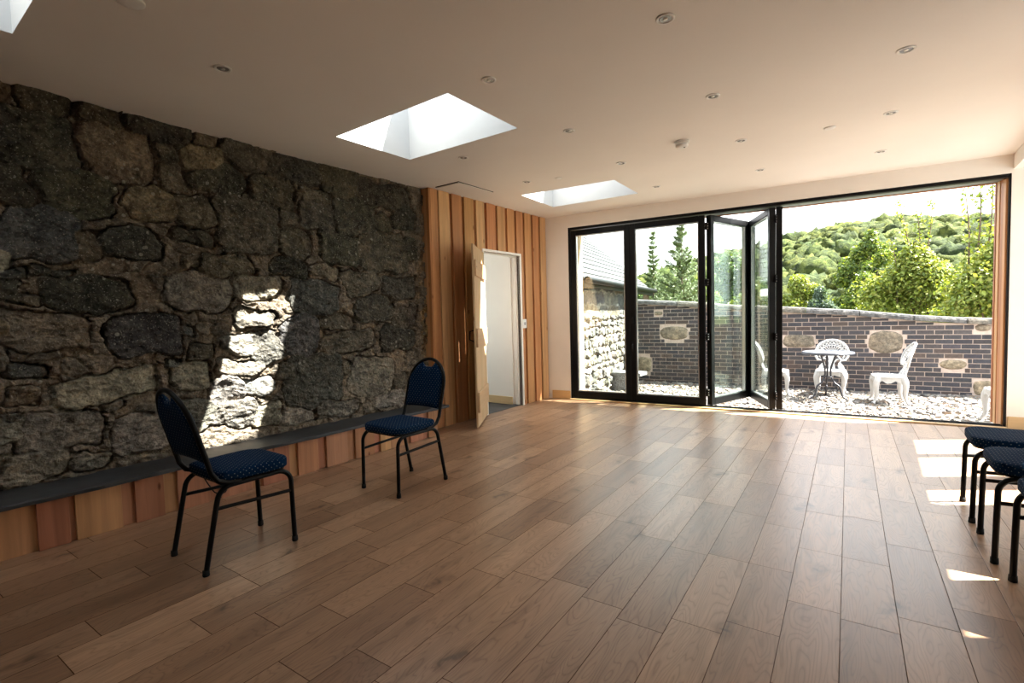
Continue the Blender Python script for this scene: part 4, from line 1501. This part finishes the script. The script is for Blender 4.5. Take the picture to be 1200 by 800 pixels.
# roof slates in courses
PT = math.radians(41)
mb = MB()
EU = 5.72
c_ = 0
v = -0.14
UP = (math.cos(PT), math.sin(PT))
course = 0.2
for r in range(22):
    d0 = -0.13 + r * course
    UB = -0.05 + 0.088 * max(0.0, -0.13 + r * 0.2) * UP[0]
    u = UB - (0.14 if r % 2 else 0)
    while u < EU:
        w_ = min(0.28, EU - u)
        if u < UB - 0.01:
            u, w_ = UB, 0.14
        k = RND.uniform(0.85, 1.1)
        col = (0.05 * k, 0.05 * k, 0.052 * k)
        pts = []
        for (dd, hgt) in ((d0, 0.022), (d0 + course + 0.05, 0.004)):
            for uu in (u + 0.003, u + w_ - 0.003):
                for t_ in (0, 0.009):
                    pts.append(opt(uu, dd * UP[0] - hgt * UP[1] - t_ * UP[1], 1.80 + dd * UP[1] + hgt * UP[0] + t_ * UP[0]))
        mb.add(pts, [(0, 1, 3, 2), (4, 6, 7, 5), (0, 4, 5, 1), (2, 3, 7, 6), (1, 5, 7, 3), (0, 2, 6, 4)], col)
        u += w_ if w_ < 0.2 else 0.28
mb.build('slate_roof', M['roofslate'], outb)
mb = MB()
pts = [opt(u_, d * UP[0], 1.80 + d * UP[1] - dz) for u_ in (0.3, EU) for d, dz in ((-0.1, 0.0), (4.4, 0.0), (4.4, 0.06), (-0.1, 0.06))]
mb.add(pts, [(0, 1, 2, 3), (7, 6, 5, 4), (0, 4, 5, 1), (1, 5, 6, 2), (2, 6, 7, 3), (3, 7, 4, 0)])
mb.build('roof_boarding', M['bark'], outb)
mb = MB()
mb.tube([opt(-0.05, -0.17, 1.715), opt(EU - 0.02, -0.17, 1.735)], 0.05, 12)
mb.build('gutter', M['black'], outb)
mb = MB()
pts = [opt(u_, v_, z_) for u_ in (-0.08, EU - 0.02) for v_, z_ in ((-0.11, 1.62), (-0.085, 1.62), (-0.085, 1.76), (-0.11, 1.76))]
mb.add(pts, [(0, 1, 2, 3), (7, 6, 5, 4), (0, 4, 5, 1), (1, 5, 6, 2), (2, 6, 7, 3), (3, 7, 4, 0)])
mb.build('fascia', M['black'], outb)
mb = MB()
a = opt(EU - 0.25, 0.02, 0)
mb.cbox((a.x - 0.055, a.y - 0.055, -0.8), (a.x + 0.055, a.y + 0.055, 1.7), 0.006)
mb.build('corner_post', M['bark'], outb)
mb = MB()
mb.tube([opt(3.22, -0.06, 1.66), opt(3.22, -0.07, 1.2), opt(3.22, -0.06, -0.15)], 0.036, 10)
mb.build('downpipe', M['black'], outb)

# slab bench in the yard
yb = thing('stone_slab_seat', 'rough slate slab seat on a speckled block outside the left bifold leaf', 'garden seat', (-3.83, 8.66, GZ))
mb = MB()
mb.cbox((-0.40, -0.17, 0.262), (0.42, 0.15, 0.325), 0.008)
mb.build('slab_top', plain('weathered_slab', (0.17, 0.17, 0.175), 0.7, var=0.3, scale=12, bump=0.3), yb)
sp = plain('speckled_stone', (0.24, 0.24, 0.25), 0.8, var=0.75, scale=60, bump=0.4)
MB().cbox((-0.24, -0.11, -0.03), (0.10, 0.10, 0.262), 0.01).build('block_support', sp, yb)

# ---- cast metal garden furniture ----------------------------------------
def make_cast_chair():
    """openwork back with an arched crest; faces local +y"""
    c = thing('cast_garden_chair', '', 'garden chair', (0, 0, GZ), 0, 'white cast garden chairs in the yard')
    mb = MB()
    # seat: shaped plate with a deep apron
    out = []
    for i in range(40):
        a = 2 * math.pi * i / 40
        ca, sa = math.cos(a), math.sin(a)
        rr = (abs(ca) ** 3.2 + abs(sa) ** 3.2) ** (-1 / 3.2)
        out.append((0.205 * ca * rr * (1.0 + 0.06 * sa), 0.2 * sa * rr))
    n = len(out)
    vs, fs = [], []
    for k, z_ in ((0.92, 0.36), (0.99, 0.372), (1.0, 0.392), (0.97, 0.402), (0.85, 0.405), (0.5, 0.4)):
        vs += [(x * k, y * k, z_) for x, y in out]
    for i in range(5):
        for j in range(n):
            fs.append((i * n + j, i * n + (j + 1) % n, (i + 1) * n + (j + 1) % n, (i + 1) * n + j))
    fs += [tuple(range(n - 1, -1, -1)), tuple(range(5 * n, 6 * n))]
    mb.add(vs, fs, smooth=True)
    mb.build('seat', M['castwhite'], c)
    # apron: scrolled edge below the seat
    mb = MB()
    for sx in (-1, 1):
        mb.prism([(-0.17, 0.37), (0.17, 0.37), (0.16, 0.30), (0.10, 0.335), (0.05, 0.295), (0.0, 0.30), (-0.05, 0.335), (-0.12, 0.30)], sx * 0.185 - 0.008, sx * 0.185 + 0.008, axis='x')
    mb.prism([(-0.17, 0.37), (0.17, 0.37), (0.14, 0.31), (0.06, 0.335), (0, 0.30), (-0.06, 0.335), (-0.14, 0.31)], 0.175, 0.19, axis='y')
    mb.build('apron', M['castwhite'], c)
    # cabriole legs
    for sx in (-1, 1):
        for sy in (-1, 1):
            bx, by = sx * 0.165, sy * 0.15
            pts = [(bx * 0.95, by * 0.95, 0.375), (bx * 1.12, by * 1.12, 0.30), (bx * 1.10, by * 1.12, 0.20), (bx * 1.05, by * 1.12, 0.10), (bx * 1.16, by * 1.28, 0.03), (bx * 1.28, by * 1.42, 0.006)]
            sm = smooth_path(pts, 4)
            k = len(sm) - 1
            mb = MB()
            mb.tube(sm, [0.048 - 0.030 * min(1, i / (k * 0.72)) + (0.006 if i > k * 0.85 else 0) for i in range(k + 1)], 10)
            mb.build('leg', M['castwhite'], c)
    # back: concave shell leaning backwards
    def bp(x, h):
        """x across, h up from the seat -> point on the curved back"""
        return Vector((x, -0.185 - 0.26 * h + 1.15 * x * x * (0.75 + h * 0.4), 0.40 + h))
    mb = MB()
    W0 = 0.225
    arch = []
    for i in range(25):
        a = math.pi * i / 24
        arch.append((W0 * math.cos(a), 0.27 + 0.195 * math.sin(a)))
    wing = [(W0, 0.27), (0.222, 0.20), (0.195, 0.150), (0.150, 0.142), (0.125, 0.165)]
    mb.tube([bp(*p) for p in arch], 0.017, 8)
    inner = [(0.155 * math.cos(math.pi * i / 20), 0.255 + 0.125 * math.sin(math.pi * i / 20)) for i in range(21)]
    mb.tube([bp(*p) for p in inner], 0.010, 8)
    hub = [(0.062 * math.cos(math.pi * i / 12), 0.245 + 0.05 * math.sin(math.pi * i / 12)) for i in range(13)]
    mb.tube([bp(*p) for p in hub], 0.010, 8)
    for i in range(13):
        a = math.pi * (i + 0.0) / 12
        p0, p1 = (0.062 * math.cos(a), 0.245 + 0.05 * math.sin(a)), (0.155 * math.cos(a), 0.255 + 0.125 * math.sin(a))
        mb.tube([bp(*p0), bp(*p1)], 0.0075, 6)
    for i in range(11):
        a = math.pi * (i + 0.5) / 11
        p1, p2 = (0.158 * math.cos(a), 0.258 + 0.128 * math.sin(a)), (0.215 * math.cos(a), 0.272 + 0.182 * math.sin(a))
        cx_, cz_ = (p1[0] + p2[0]) / 2, (p1[1] + p2[1]) / 2
        ring = [bp(cx_ + 0.021 * math.cos(t), cz_ + 0.021 * math.sin(t)) for t in [2 * math.pi * j / 10 for j in range(10)]]
        mb.tube(ring, 0.0085, 6, closed=True)
    for sx in (-1, 1):
        mb.tube([bp(sx * p[0], p[1]) for p in wing], [0.017, 0.019, 0.02, 0.017, 0.012], 8)
        mb.tube([bp(sx * 0.155, 0.255), bp(sx * 0.17, 0.2), bp(sx * 0.15, 0.175)], 0.013, 8)
        mb.tube([bp(sx * 0.062, 0.245), bp(sx * 0.085, 0.2), bp(sx * 0.125, 0.165)], 0.011, 8)
    mb.build('crest', M['castwhite'], c)
    # lower splat with side scrolls
    mb = MB()
    def strip(pts_l, pts_r):
        vs, fs = [], []
        for (a, b) in zip(pts_l, pts_r):
            for k in range(7):
                f = k / 6
                p = bp(a[0] + (b[0] - a[0]) * f, a[1] + (b[1] - a[1]) * f)
                vs.append(p + Vector((0, 0.008, 0)))
            for k in range(7):
                f = k / 6
                p = bp(a[0] + (b[0] - a[0]) * f, a[1] + (b[1] - a[1]) * f)
                vs.append(p - Vector((0, 0.008, 0)))
        rws = len(pts_l)
        for i in range(rws - 1):
            o1, o2 = i * 14, (i + 1) * 14
            for k in range(6):
                fs += [(o1 + k, o1 + k + 1, o2 + k + 1, o2 + k), (o1 + 7 + k, o2 + 7 + k, o2 + 8 + k, o1 + 8 + k)]
            fs += [(o1, o2, o2 + 7, o1 + 7), (o1 + 6, o1 + 13, o2 + 13, o2 + 6)]
        fs.append(tuple(range(0, 7)) + tuple(range(13, 6, -1)))
        o1 = (rws - 1) * 14
        fs.append(tuple(o1 + k for k in range(7)) + tuple(o1 + k for k in range(13, 6, -1)))
        mb.add(vs, fs, smooth=False)
    strip([(-0.05, -0.01), (-0.04, 0.08), (-0.045, 0.16), (-0.062, 0.245)], [(0.05, -0.01), (0.04, 0.08), (0.045, 0.16), (0.062, 0.245)])
    for sx in (-1, 1):
        strip([(sx * 0.10, -0.01), (sx * 0.085, 0.05), (sx * 0.095, 0.10)], [(sx * 0.19, -0.01), (sx * 0.165, 0.05), (sx * 0.125, 0.10)])
        mb.tube([bp(sx * 0.11, 0.09), bp(sx * 0.13, 0.13), bp(sx * 0.11, 0.165), bp(sx * 0.07, 0.15), bp(sx * 0.045, 0.11)], 0.011, 8)
    mb.build('splat', M['castwhite'], c)
    return c


cc0 = make_cast_chair()
CC = [(-0.61, 9.50, math.radians(180), 'white cast garden chair behind the round table, against the brick wall'),
      (0.13, 9.06, math.radians(98), 'white cast garden chair seen side-on, right of the round table'),
      (-1.36, 9.17, math.radians(-82), 'white cast garden chair half hidden behind the edge-on bifold leaf'),
      (1.24, 8.02, math.radians(97), 'white cast garden chair cut off by the timber jamb of the bifold doors')]
for i, (x, y, rz, lab) in enumerate(CC):
    o = cc0 if i == 0 else copy_tree(cc0)
    o.location = (x, y, GZ)
    o.rotation_euler = (0, 0, rz)
    o['label'] = lab
tb = thing('garden_table', 'small round iron table with lattice top and curved dark legs', 'garden table', (-0.62, 9.06, GZ))
TZ = 0.715
mb = MB()
TR = 0.335
for r_, w_ in ((TR, 0.014), (0.26, 0.007), (0.185, 0.007), (0.11, 0.007), (0.05, 0.012)):
    mb.tube([(r_ * math.cos(2 * math.pi * i / 40), r_ * math.sin(2 * math.pi * i / 40), TZ) for i in range(40)], w_, 6, closed=True)
for i in range(24):
    a = 2 * math.pi * i / 24
    a2 = a + 0.22
    mb.tube([(0.05 * math.cos(a), 0.05 * math.sin(a), TZ), (0.185 * math.cos(a2), 0.185 * math.sin(a2), TZ), (TR * math.cos(a), TR * math.sin(a), TZ)], 0.008, 5)
    mb.tube([(0.05 * math.cos(a), 0.05 * math.sin(a), TZ), (0.185 * math.cos(a - 0.22), 0.185 * math.sin(a - 0.22), TZ), (TR * math.cos(a), TR * math.sin(a), TZ)], 0.008, 5)
mb.lathe([(0.06, 0.0), (0.06, 0.006)], 20, at=(0, 0, TZ - 0.003))
mb.build('lattice_top', M['castgrey'], tb)
MB().tube([((TR + 0.004) * math.cos(2 * math.pi * i / 40), (TR + 0.004) * math.sin(2 * math.pi * i / 40), TZ - 0.012) for i in range(40)], 0.012, 8, closed=True).build('rim', M['castgrey'], tb)
for k in range(3):
    a = math.radians(-20 + 120 * k)
    ca, sa = math.cos(a), math.sin(a)
    prof = [(0.12, 0.70), (0.085, 0.60), (0.045, 0.46), (0.05, 0.34), (0.10, 0.25), (0.165, 0.20), (0.19, 0.12), (0.215, 0.05), (0.285, 0.008)]
    mb = MB()
    mb.tube(smooth_path([(r_ * ca, r_ * sa, z_) for r_, z_ in prof], 5), 0.0135, 8)
    sc = [(0.12 + 0.03 * math.cos(t), 0.16 + 0.03 * math.sin(t)) for t in [math.radians(q) for q in range(40, 400, 30)]]
    mb.tube([(r_ * ca, r_ * sa, z_) for r_, z_ in sc], 0.008, 6)
    mb.build('leg', M['iron'], tb)
MB().tube([(0.055 * math.cos(2 * math.pi * i / 20), 0.055 * math.sin(2 * math.pi * i / 20), 0.335) for i in range(20)], 0.009, 6, closed=True).build('ring', M['iron'], tb)

# ---- planting -------------------------------------------------------------
def leaf_cloud(mb, centers, n, size, cols, flat=0.0):
    """n small folded leaves scattered in the given blobs (x, y, z, radius)"""
    wsum = sum(c[3] ** 2 for c in centers)
    for c in centers:
        k = int(n * c[3] ** 2 / wsum)
        for _ in range(k):
            d = Vector((RND.gauss(0, 1), RND.gauss(0, 1), RND.gauss(0, 1))).normalized()
            rr = c[3] * (RND.random() ** 0.45)
            p = Vector(c[:3]) + d * rr
            nrm = (d * 0.6 + Vector((RND.uniform(-1, 1), RND.uniform(-1, 1), RND.uniform(-0.3, 1)))).normalized()
            t = nrm.orthogonal().normalized()
            t = (Matrix.Rotation(RND.uniform(0, 6.28), 3, nrm) @ t).normalized()
            b = nrm.cross(t)
            L_ = size * RND.uniform(0.65, 1.3)
            w_ = L_ * 0.33
            mb.add([p - t * L_ * 0.5, p + b * w_ + nrm * w_ * 0.3, p + t * L_ * 0.5, p - b * w_ + nrm * w_ * 0.3],
                   [(0, 1, 2), (0, 2, 3)], vary(RND.choice(cols), 0.22))


YG = [(0.1428, 0.1885, 0.0299), (0.1848, 0.2236, 0.0390), (0.1106, 0.1586, 0.0273), (0.2212, 0.2405, 0.0520)]
MG = [(0.0689, 0.1150, 0.0240), (0.0949, 0.1438, 0.0276), (0.0559, 0.0950, 0.0216)]
DG = [(0.030, 0.056, 0.020), (0.040, 0.069, 0.023), (0.050, 0.079, 0.026)]
BG = [(0.056, 0.093, 0.065), (0.074, 0.112, 0.074), (0.046, 0.081, 0.056)]


def shrub(name, label, cat, x, y, ztop, w, depth, n, size, cols, zb=-0.6, nblob=26, stems=5, shoots=(), group='bushes beyond the garden wall', low=0.0):
    o = thing(name, label, cat, (x, y, zb), 0, group)
    H = ztop - zb
    bl = []
    for i in range(nblob):
        a = RND.uniform(0, 6.28)
        h = low + (1 - low) * RND.random() ** 0.8
        prof = math.sin(min(1, 0.12 + h * 0.95) * math.pi) ** 0.5 if h > 0.5 else (0.75 + 0.25 * h * 2)
        r_ = math.sqrt(RND.random()) * w * 0.5 * prof
        br = RND.uniform(0.15, 0.26) * min(w, H) * 0.55
        bl.append((r_ * math.cos(a), r_ * math.sin(a) * depth / w, h * (H - br), br))
    mb = MB()
    leaf_cloud(mb, bl, n, size, cols)
    for (sx, sy, sz, tx, tz) in shoots:      # thin upright shoots with sparse leaves
        for k in range(14):
            f = k / 13
            leaf_cloud(mb, [(sx + (tx - sx) * f, sy, sz + (tz - sz) * f, 0.10)], RND.choice([4, 8, 12]), size * 1.0, cols)
    mb.build('foliage', M['leaf'], o, fix=False)
    mb = MB()
    for i in range(stems):
        b = bl[(i * 5) % len(bl)]
        mb.tube(smooth_path([(RND.uniform(-0.1, 0.1), RND.uniform(-0.1, 0.1), 0), (b[0] * 0.4, b[1] * 0.4, b[2] * 0.45), (b[0], b[1], b[2])], 5), [0.035 - 0.0024 * q for q in range(11)], 6)
        for q in range(3):
            c = bl[(i * 5 + q * 3 + 1) % len(bl)]
            mb.tube(smooth_path([(b[0] * 0.4, b[1] * 0.4, b[2] * 0.45), ((b[0] * 0.4 + c[0]) / 2, (b[1] * 0.4 + c[1]) / 2, (b[2] * 0.45 + c[2]) / 2 + 0.08), (c[0], c[1], c[2] + c[3] * 0.7)], 4), [0.018 - 0.0014 * t for t in range(9)], 5)
    for (sx, sy, sz, tx, tz) in shoots:
        mb.tube(smooth_path([(sx, sy, sz - 0.5), (sx, sy, sz), ((sx + tx) / 2 + 0.03, sy, (sz + tz) / 2), (tx, sy, tz)], 4), [0.022 - 0.0013 * q for q in range(13)], 5)
    mb.build('stem', M['bark'], o)
    return o


shrub('garden_tree', 'dense round leafy tree rising behind the middle of the brick wall', 'tree', -0.18, 16.6, 3.30, 1.85, 1.5, 15000, 0.09, YG[:3] + MG, nblob=60, low=0.2)
shrub('fruit_tree', 'loose yellow green fruit tree left of the one beside the timber jamb', 'tree', 0.62, 13.5, 2.50, 2.5, 1.0, 19000, 0.075, YG, nblob=100, low=0.36,
      shoots=((-0.05, 0.1, 2.5, -0.28, 4.0), (0.06, 0.0, 2.5, 0.02, 3.75), (0.12, 0.1, 2.4, 0.28, 4.05), (-0.3, -0.1, 2.3, -0.42, 3.2)))
shrub('fruit_tree', 'fruit tree with tall leafy shoots beside the timber jamb at right', 'tree', 1.85, 12.1, 2.58, 2.5, 1.2, 19000, 0.075, YG, nblob=100, low=0.36,
      shoots=((-0.45, 0.0, 2.5, -0.42, 4.1), (-0.3, 0.1, 2.6, -0.25, 4.15), (-0.15, 0.0, 2.6, -0.05, 4.2), (-0.55, 0.0, 2.4, -0.62, 3.9), (-0.2, -0.1, 2.7, 0.1, 4.0)))
shrub('leafy_bush', 'light green bush just right of the folded bifold leaves', 'bush', -1.75, 15.7, 2.2, 1.9, 1.2, 13000, 0.075, YG, nblob=50, low=0.3)
shrub('leafy_bush', 'broad green bush low behind the middle of the brick wall', 'bush', -0.25, 15.1, 2.1, 1.6, 0.9, 10000, 0.075, YG[1:3] + MG, nblob=44, low=0.3)
shrub('conifer_bush', 'low feathery blue green conifer over the coping of the wall', 'bush', -1.0, 12.5, 1.68, 1.0, 0.9, 12000, 0.05, BG, nblob=36, low=0.35)
shrub('leafy_bush', 'bush filling the gap above the wall behind the folded bifold leaves', 'bush', -2.72, 14.6, 2.05, 1.5, 1.2, 10000, 0.075, YG[:3] + MG[:1], nblob=44, low=0.3)
shrub('leafy_bush', 'mid green bush at the foot of the taller spruce', 'bush', -4.9, 17.3, 2.4, 1.9, 1.3, 9000, 0.08, MG + YG[:1], nblob=44, low=0.3)
shrub('leafy_bush', 'dark green bush beside the far end of the outbuilding', 'bush', -7.0, 17.2, 2.3, 1.5, 1.3, 7000, 0.08, MG + DG, nblob=34, low=0.3)
shrub('broadleaf_tree', 'dark broadleaf tree to the right of the taller spruce', 'tree', -4.7, 21.0, 3.7, 3.0, 2.0, 10000, 0.12, DG + MG, nblob=50, low=0.3)


def spruce(label, x, y, ztop, w, n):
    zb = -0.6
    o = thing('spruce_tree', label, 'conifer', (x, y, zb), 0, 'young spruces beyond the garden wall')
    H = ztop - zb
    tr = MB().tube([(0, 0, 0), (0.01, 0, H * 0.5), (0, 0, H)], [0.05, 0.03, 0.006], 7)
    nd = MB()
    br = MB()
    levels = 26
    for i in range(levels):
        f = i / (levels - 1)
        z = H * (0.12 + 0.85 * f)
        L_ = w * 0.5 * (1 - f) ** 1.05 + 0.06
        for k in range(9 if f < 0.55 else (5 if f < 0.78 else 4)):
            a = RND.uniform(0, 6.28)
            l_ = L_ * RND.uniform(0.75, 1.15)
            up = 0.1 + 0.6 * f
            e = Vector((l_ * math.cos(a), l_ * math.sin(a), z + l_ * up))
            b = Vector((0, 0, z))
            mid = (b + e) / 2 - Vector((0, 0, 0.06 * l_))
            path = smooth_path([b, mid, e], 4)
            br.tube(path, [0.009 - 0.0008 * q for q in range(9)], 5)
            for q in range(n):
                t = RND.random() ** 0.75
                p = path[min(8, int(t * 8))].lerp(path[min(8, int(t * 8) + 1)], (t * 8) % 1)
                side = Vector((RND.gauss(0, 1), RND.gauss(0, 1), RND.gauss(0, 0.7))).normalized()
                d = ((e - b).normalized() * 0.7 + side).normalized()
                p = p + side * RND.uniform(0.0, 0.02 + 0.09 * (1 - t) * min(1, l_ * 2))
                ln = RND.uniform(0.05, 0.11) * (1.2 - 0.5 * t)
                wv = d.orthogonal().normalized() * 0.012
                nd.add([p - wv, p + wv, p + d * ln], [(0, 1, 2)], vary(RND.choice([(0.085, 0.118, 0.042), (0.11, 0.142, 0.052), (0.068, 0.098, 0.036)]), 0.2))
    tr.build('trunk', M['bark'], o)
    br.build('branch', M['bark'], o)
    nd.build('needles', M['needle'], o, fix=False)
    return o


spruce('taller young spruce seen through the second bifold leaf', -4.42, 14.1, 3.72, 2.3, 150)
spruce('thin spruce top left of the taller one, above the outbuilding roof end', -5.80, 15.6, 3.80, 1.1, 80)

# ---- wooded hill ------------------------------------------------------------
RID = [(-110, 9.0), (-62.8, 9.7), (-49.3, 11.5), (-34.8, 15.8), (-28.2, 16.8), (-20.3, 18.3), (-12.3, 19.4), (-3.4, 20.2), (4.8, 20.4), (12.4, 18.8), (20.8, 19.0), (31, 19.1), (60, 18)]


def ridge(x):
    return float(np.interp(x, [p[0] for p in RID], [p[1] for p in RID]))


hx, hy = np.meshgrid(np.linspace(-110, 60, 120), np.linspace(62, 175, 50))
t = np.clip((hy - 62) / (150 - 62), 0, 1)
rz = np.interp(hx, [p[0] for p in RID], [p[1] for p in RID]) - 3.2
hz = -6 + (rz + 6) * np.sin(t * math.pi / 2) ** 1.2 - np.clip((hy - 150) / 25, 0, 1) * 6
g = grid_mesh('hill', hx, hy, hz, np.full(hx.shape + (3,), 0.05) * np.array([0.9, 1.3, 0.5]), M['forest'])
struct(g, 'wooded hillside behind the garden', 'hill')
ico = bmesh.new()
bmesh.ops.create_icosphere(ico, subdivisions=3, radius=1.0)
IV = np.array([tuple(v.co) for v in ico.verts])
IF = np.array([tuple(v.index for v in f.verts) for f in ico.faces])
ico.free()
FC = np.array([(0.040, 0.053, 0.016), (0.047, 0.060, 0.018), (0.031, 0.044, 0.016), (0.053, 0.065, 0.019), (0.035, 0.048, 0.020)])
SHAPES = []
for i in range(14):                              # fourteen lumpy crowns, reused turned and scaled
    d1_ = fbm(IV[:, 0] * 2.2 + i * 3.1, IV[:, 1] * 2.2 + IV[:, 2] * 1.9 + i, 3, 40)
    d2_ = fbm(IV[:, 0] * 6.5 + i, IV[:, 2] * 6.5 + IV[:, 1] * 5.5, 3, 41)
    SHAPES.append(IV * (1 + 0.75 * d1_ + 0.85 * d2_)[:, None])
NV = len(IV)
CN = 1700
vv = np.empty((CN * NV, 3), dtype=np.float32)
ff = np.empty((CN * len(IF), 3), dtype=np.int32)
cc_ = np.ones((CN * NV, 4), dtype=np.float32)
for i in range(CN):
    y = 62 + 92 * RND.random() ** 0.8
    x = RND.uniform(-78, 42) * (y / 150)
    r_ = RND.uniform(1.3, 2.7)
    tt = min(1, (y - 62) / 88)
    zh = -6 + (ridge(x) - 3.2 + 6) * math.sin(tt * math.pi / 2) ** 1.2
    a_ = RND.uniform(0, 6.28)
    V = SHAPES[i % 14] * r_
    V = np.stack([V[:, 0] * math.cos(a_) - V[:, 1] * math.sin(a_), V[:, 0] * math.sin(a_) + V[:, 1] * math.cos(a_), V[:, 2] * RND.uniform(0.8, 1.1)], -1)
    vv[i * NV:(i + 1) * NV] = V + np.array([x, y, zh + r_ * 0.35 + RND.uniform(0, 1.0)])
    ff[i * len(IF):(i + 1) * len(IF)] = IF + i * NV
    cc_[i * NV:(i + 1) * NV, :3] = FC[RND.randrange(5)] * RND.uniform(0.8, 1.2)
me = bpy.data.meshes.new('forest')
me.vertices.add(len(vv))
me.vertices.foreach_set('co', vv.ravel())
me.loops.add(ff.size)
me.loops.foreach_set('vertex_index', ff.ravel())
me.polygons.add(len(ff))
me.polygons.foreach_set('loop_start', (np.arange(len(ff)) * 3).astype(np.int32))
me.update(calc_edges=True)
at_ = me.color_attributes.new('Col', 'FLOAT_COLOR', 'POINT')
at_.data.foreach_set('color', cc_.ravel())
me.materials.append(M['forest'])
o = bpy.data.objects.new('forest', me)
COL.objects.link(o)
tag(o, 'dense broadleaf woodland covering the distant hillside', 'forest', kind='stuff')
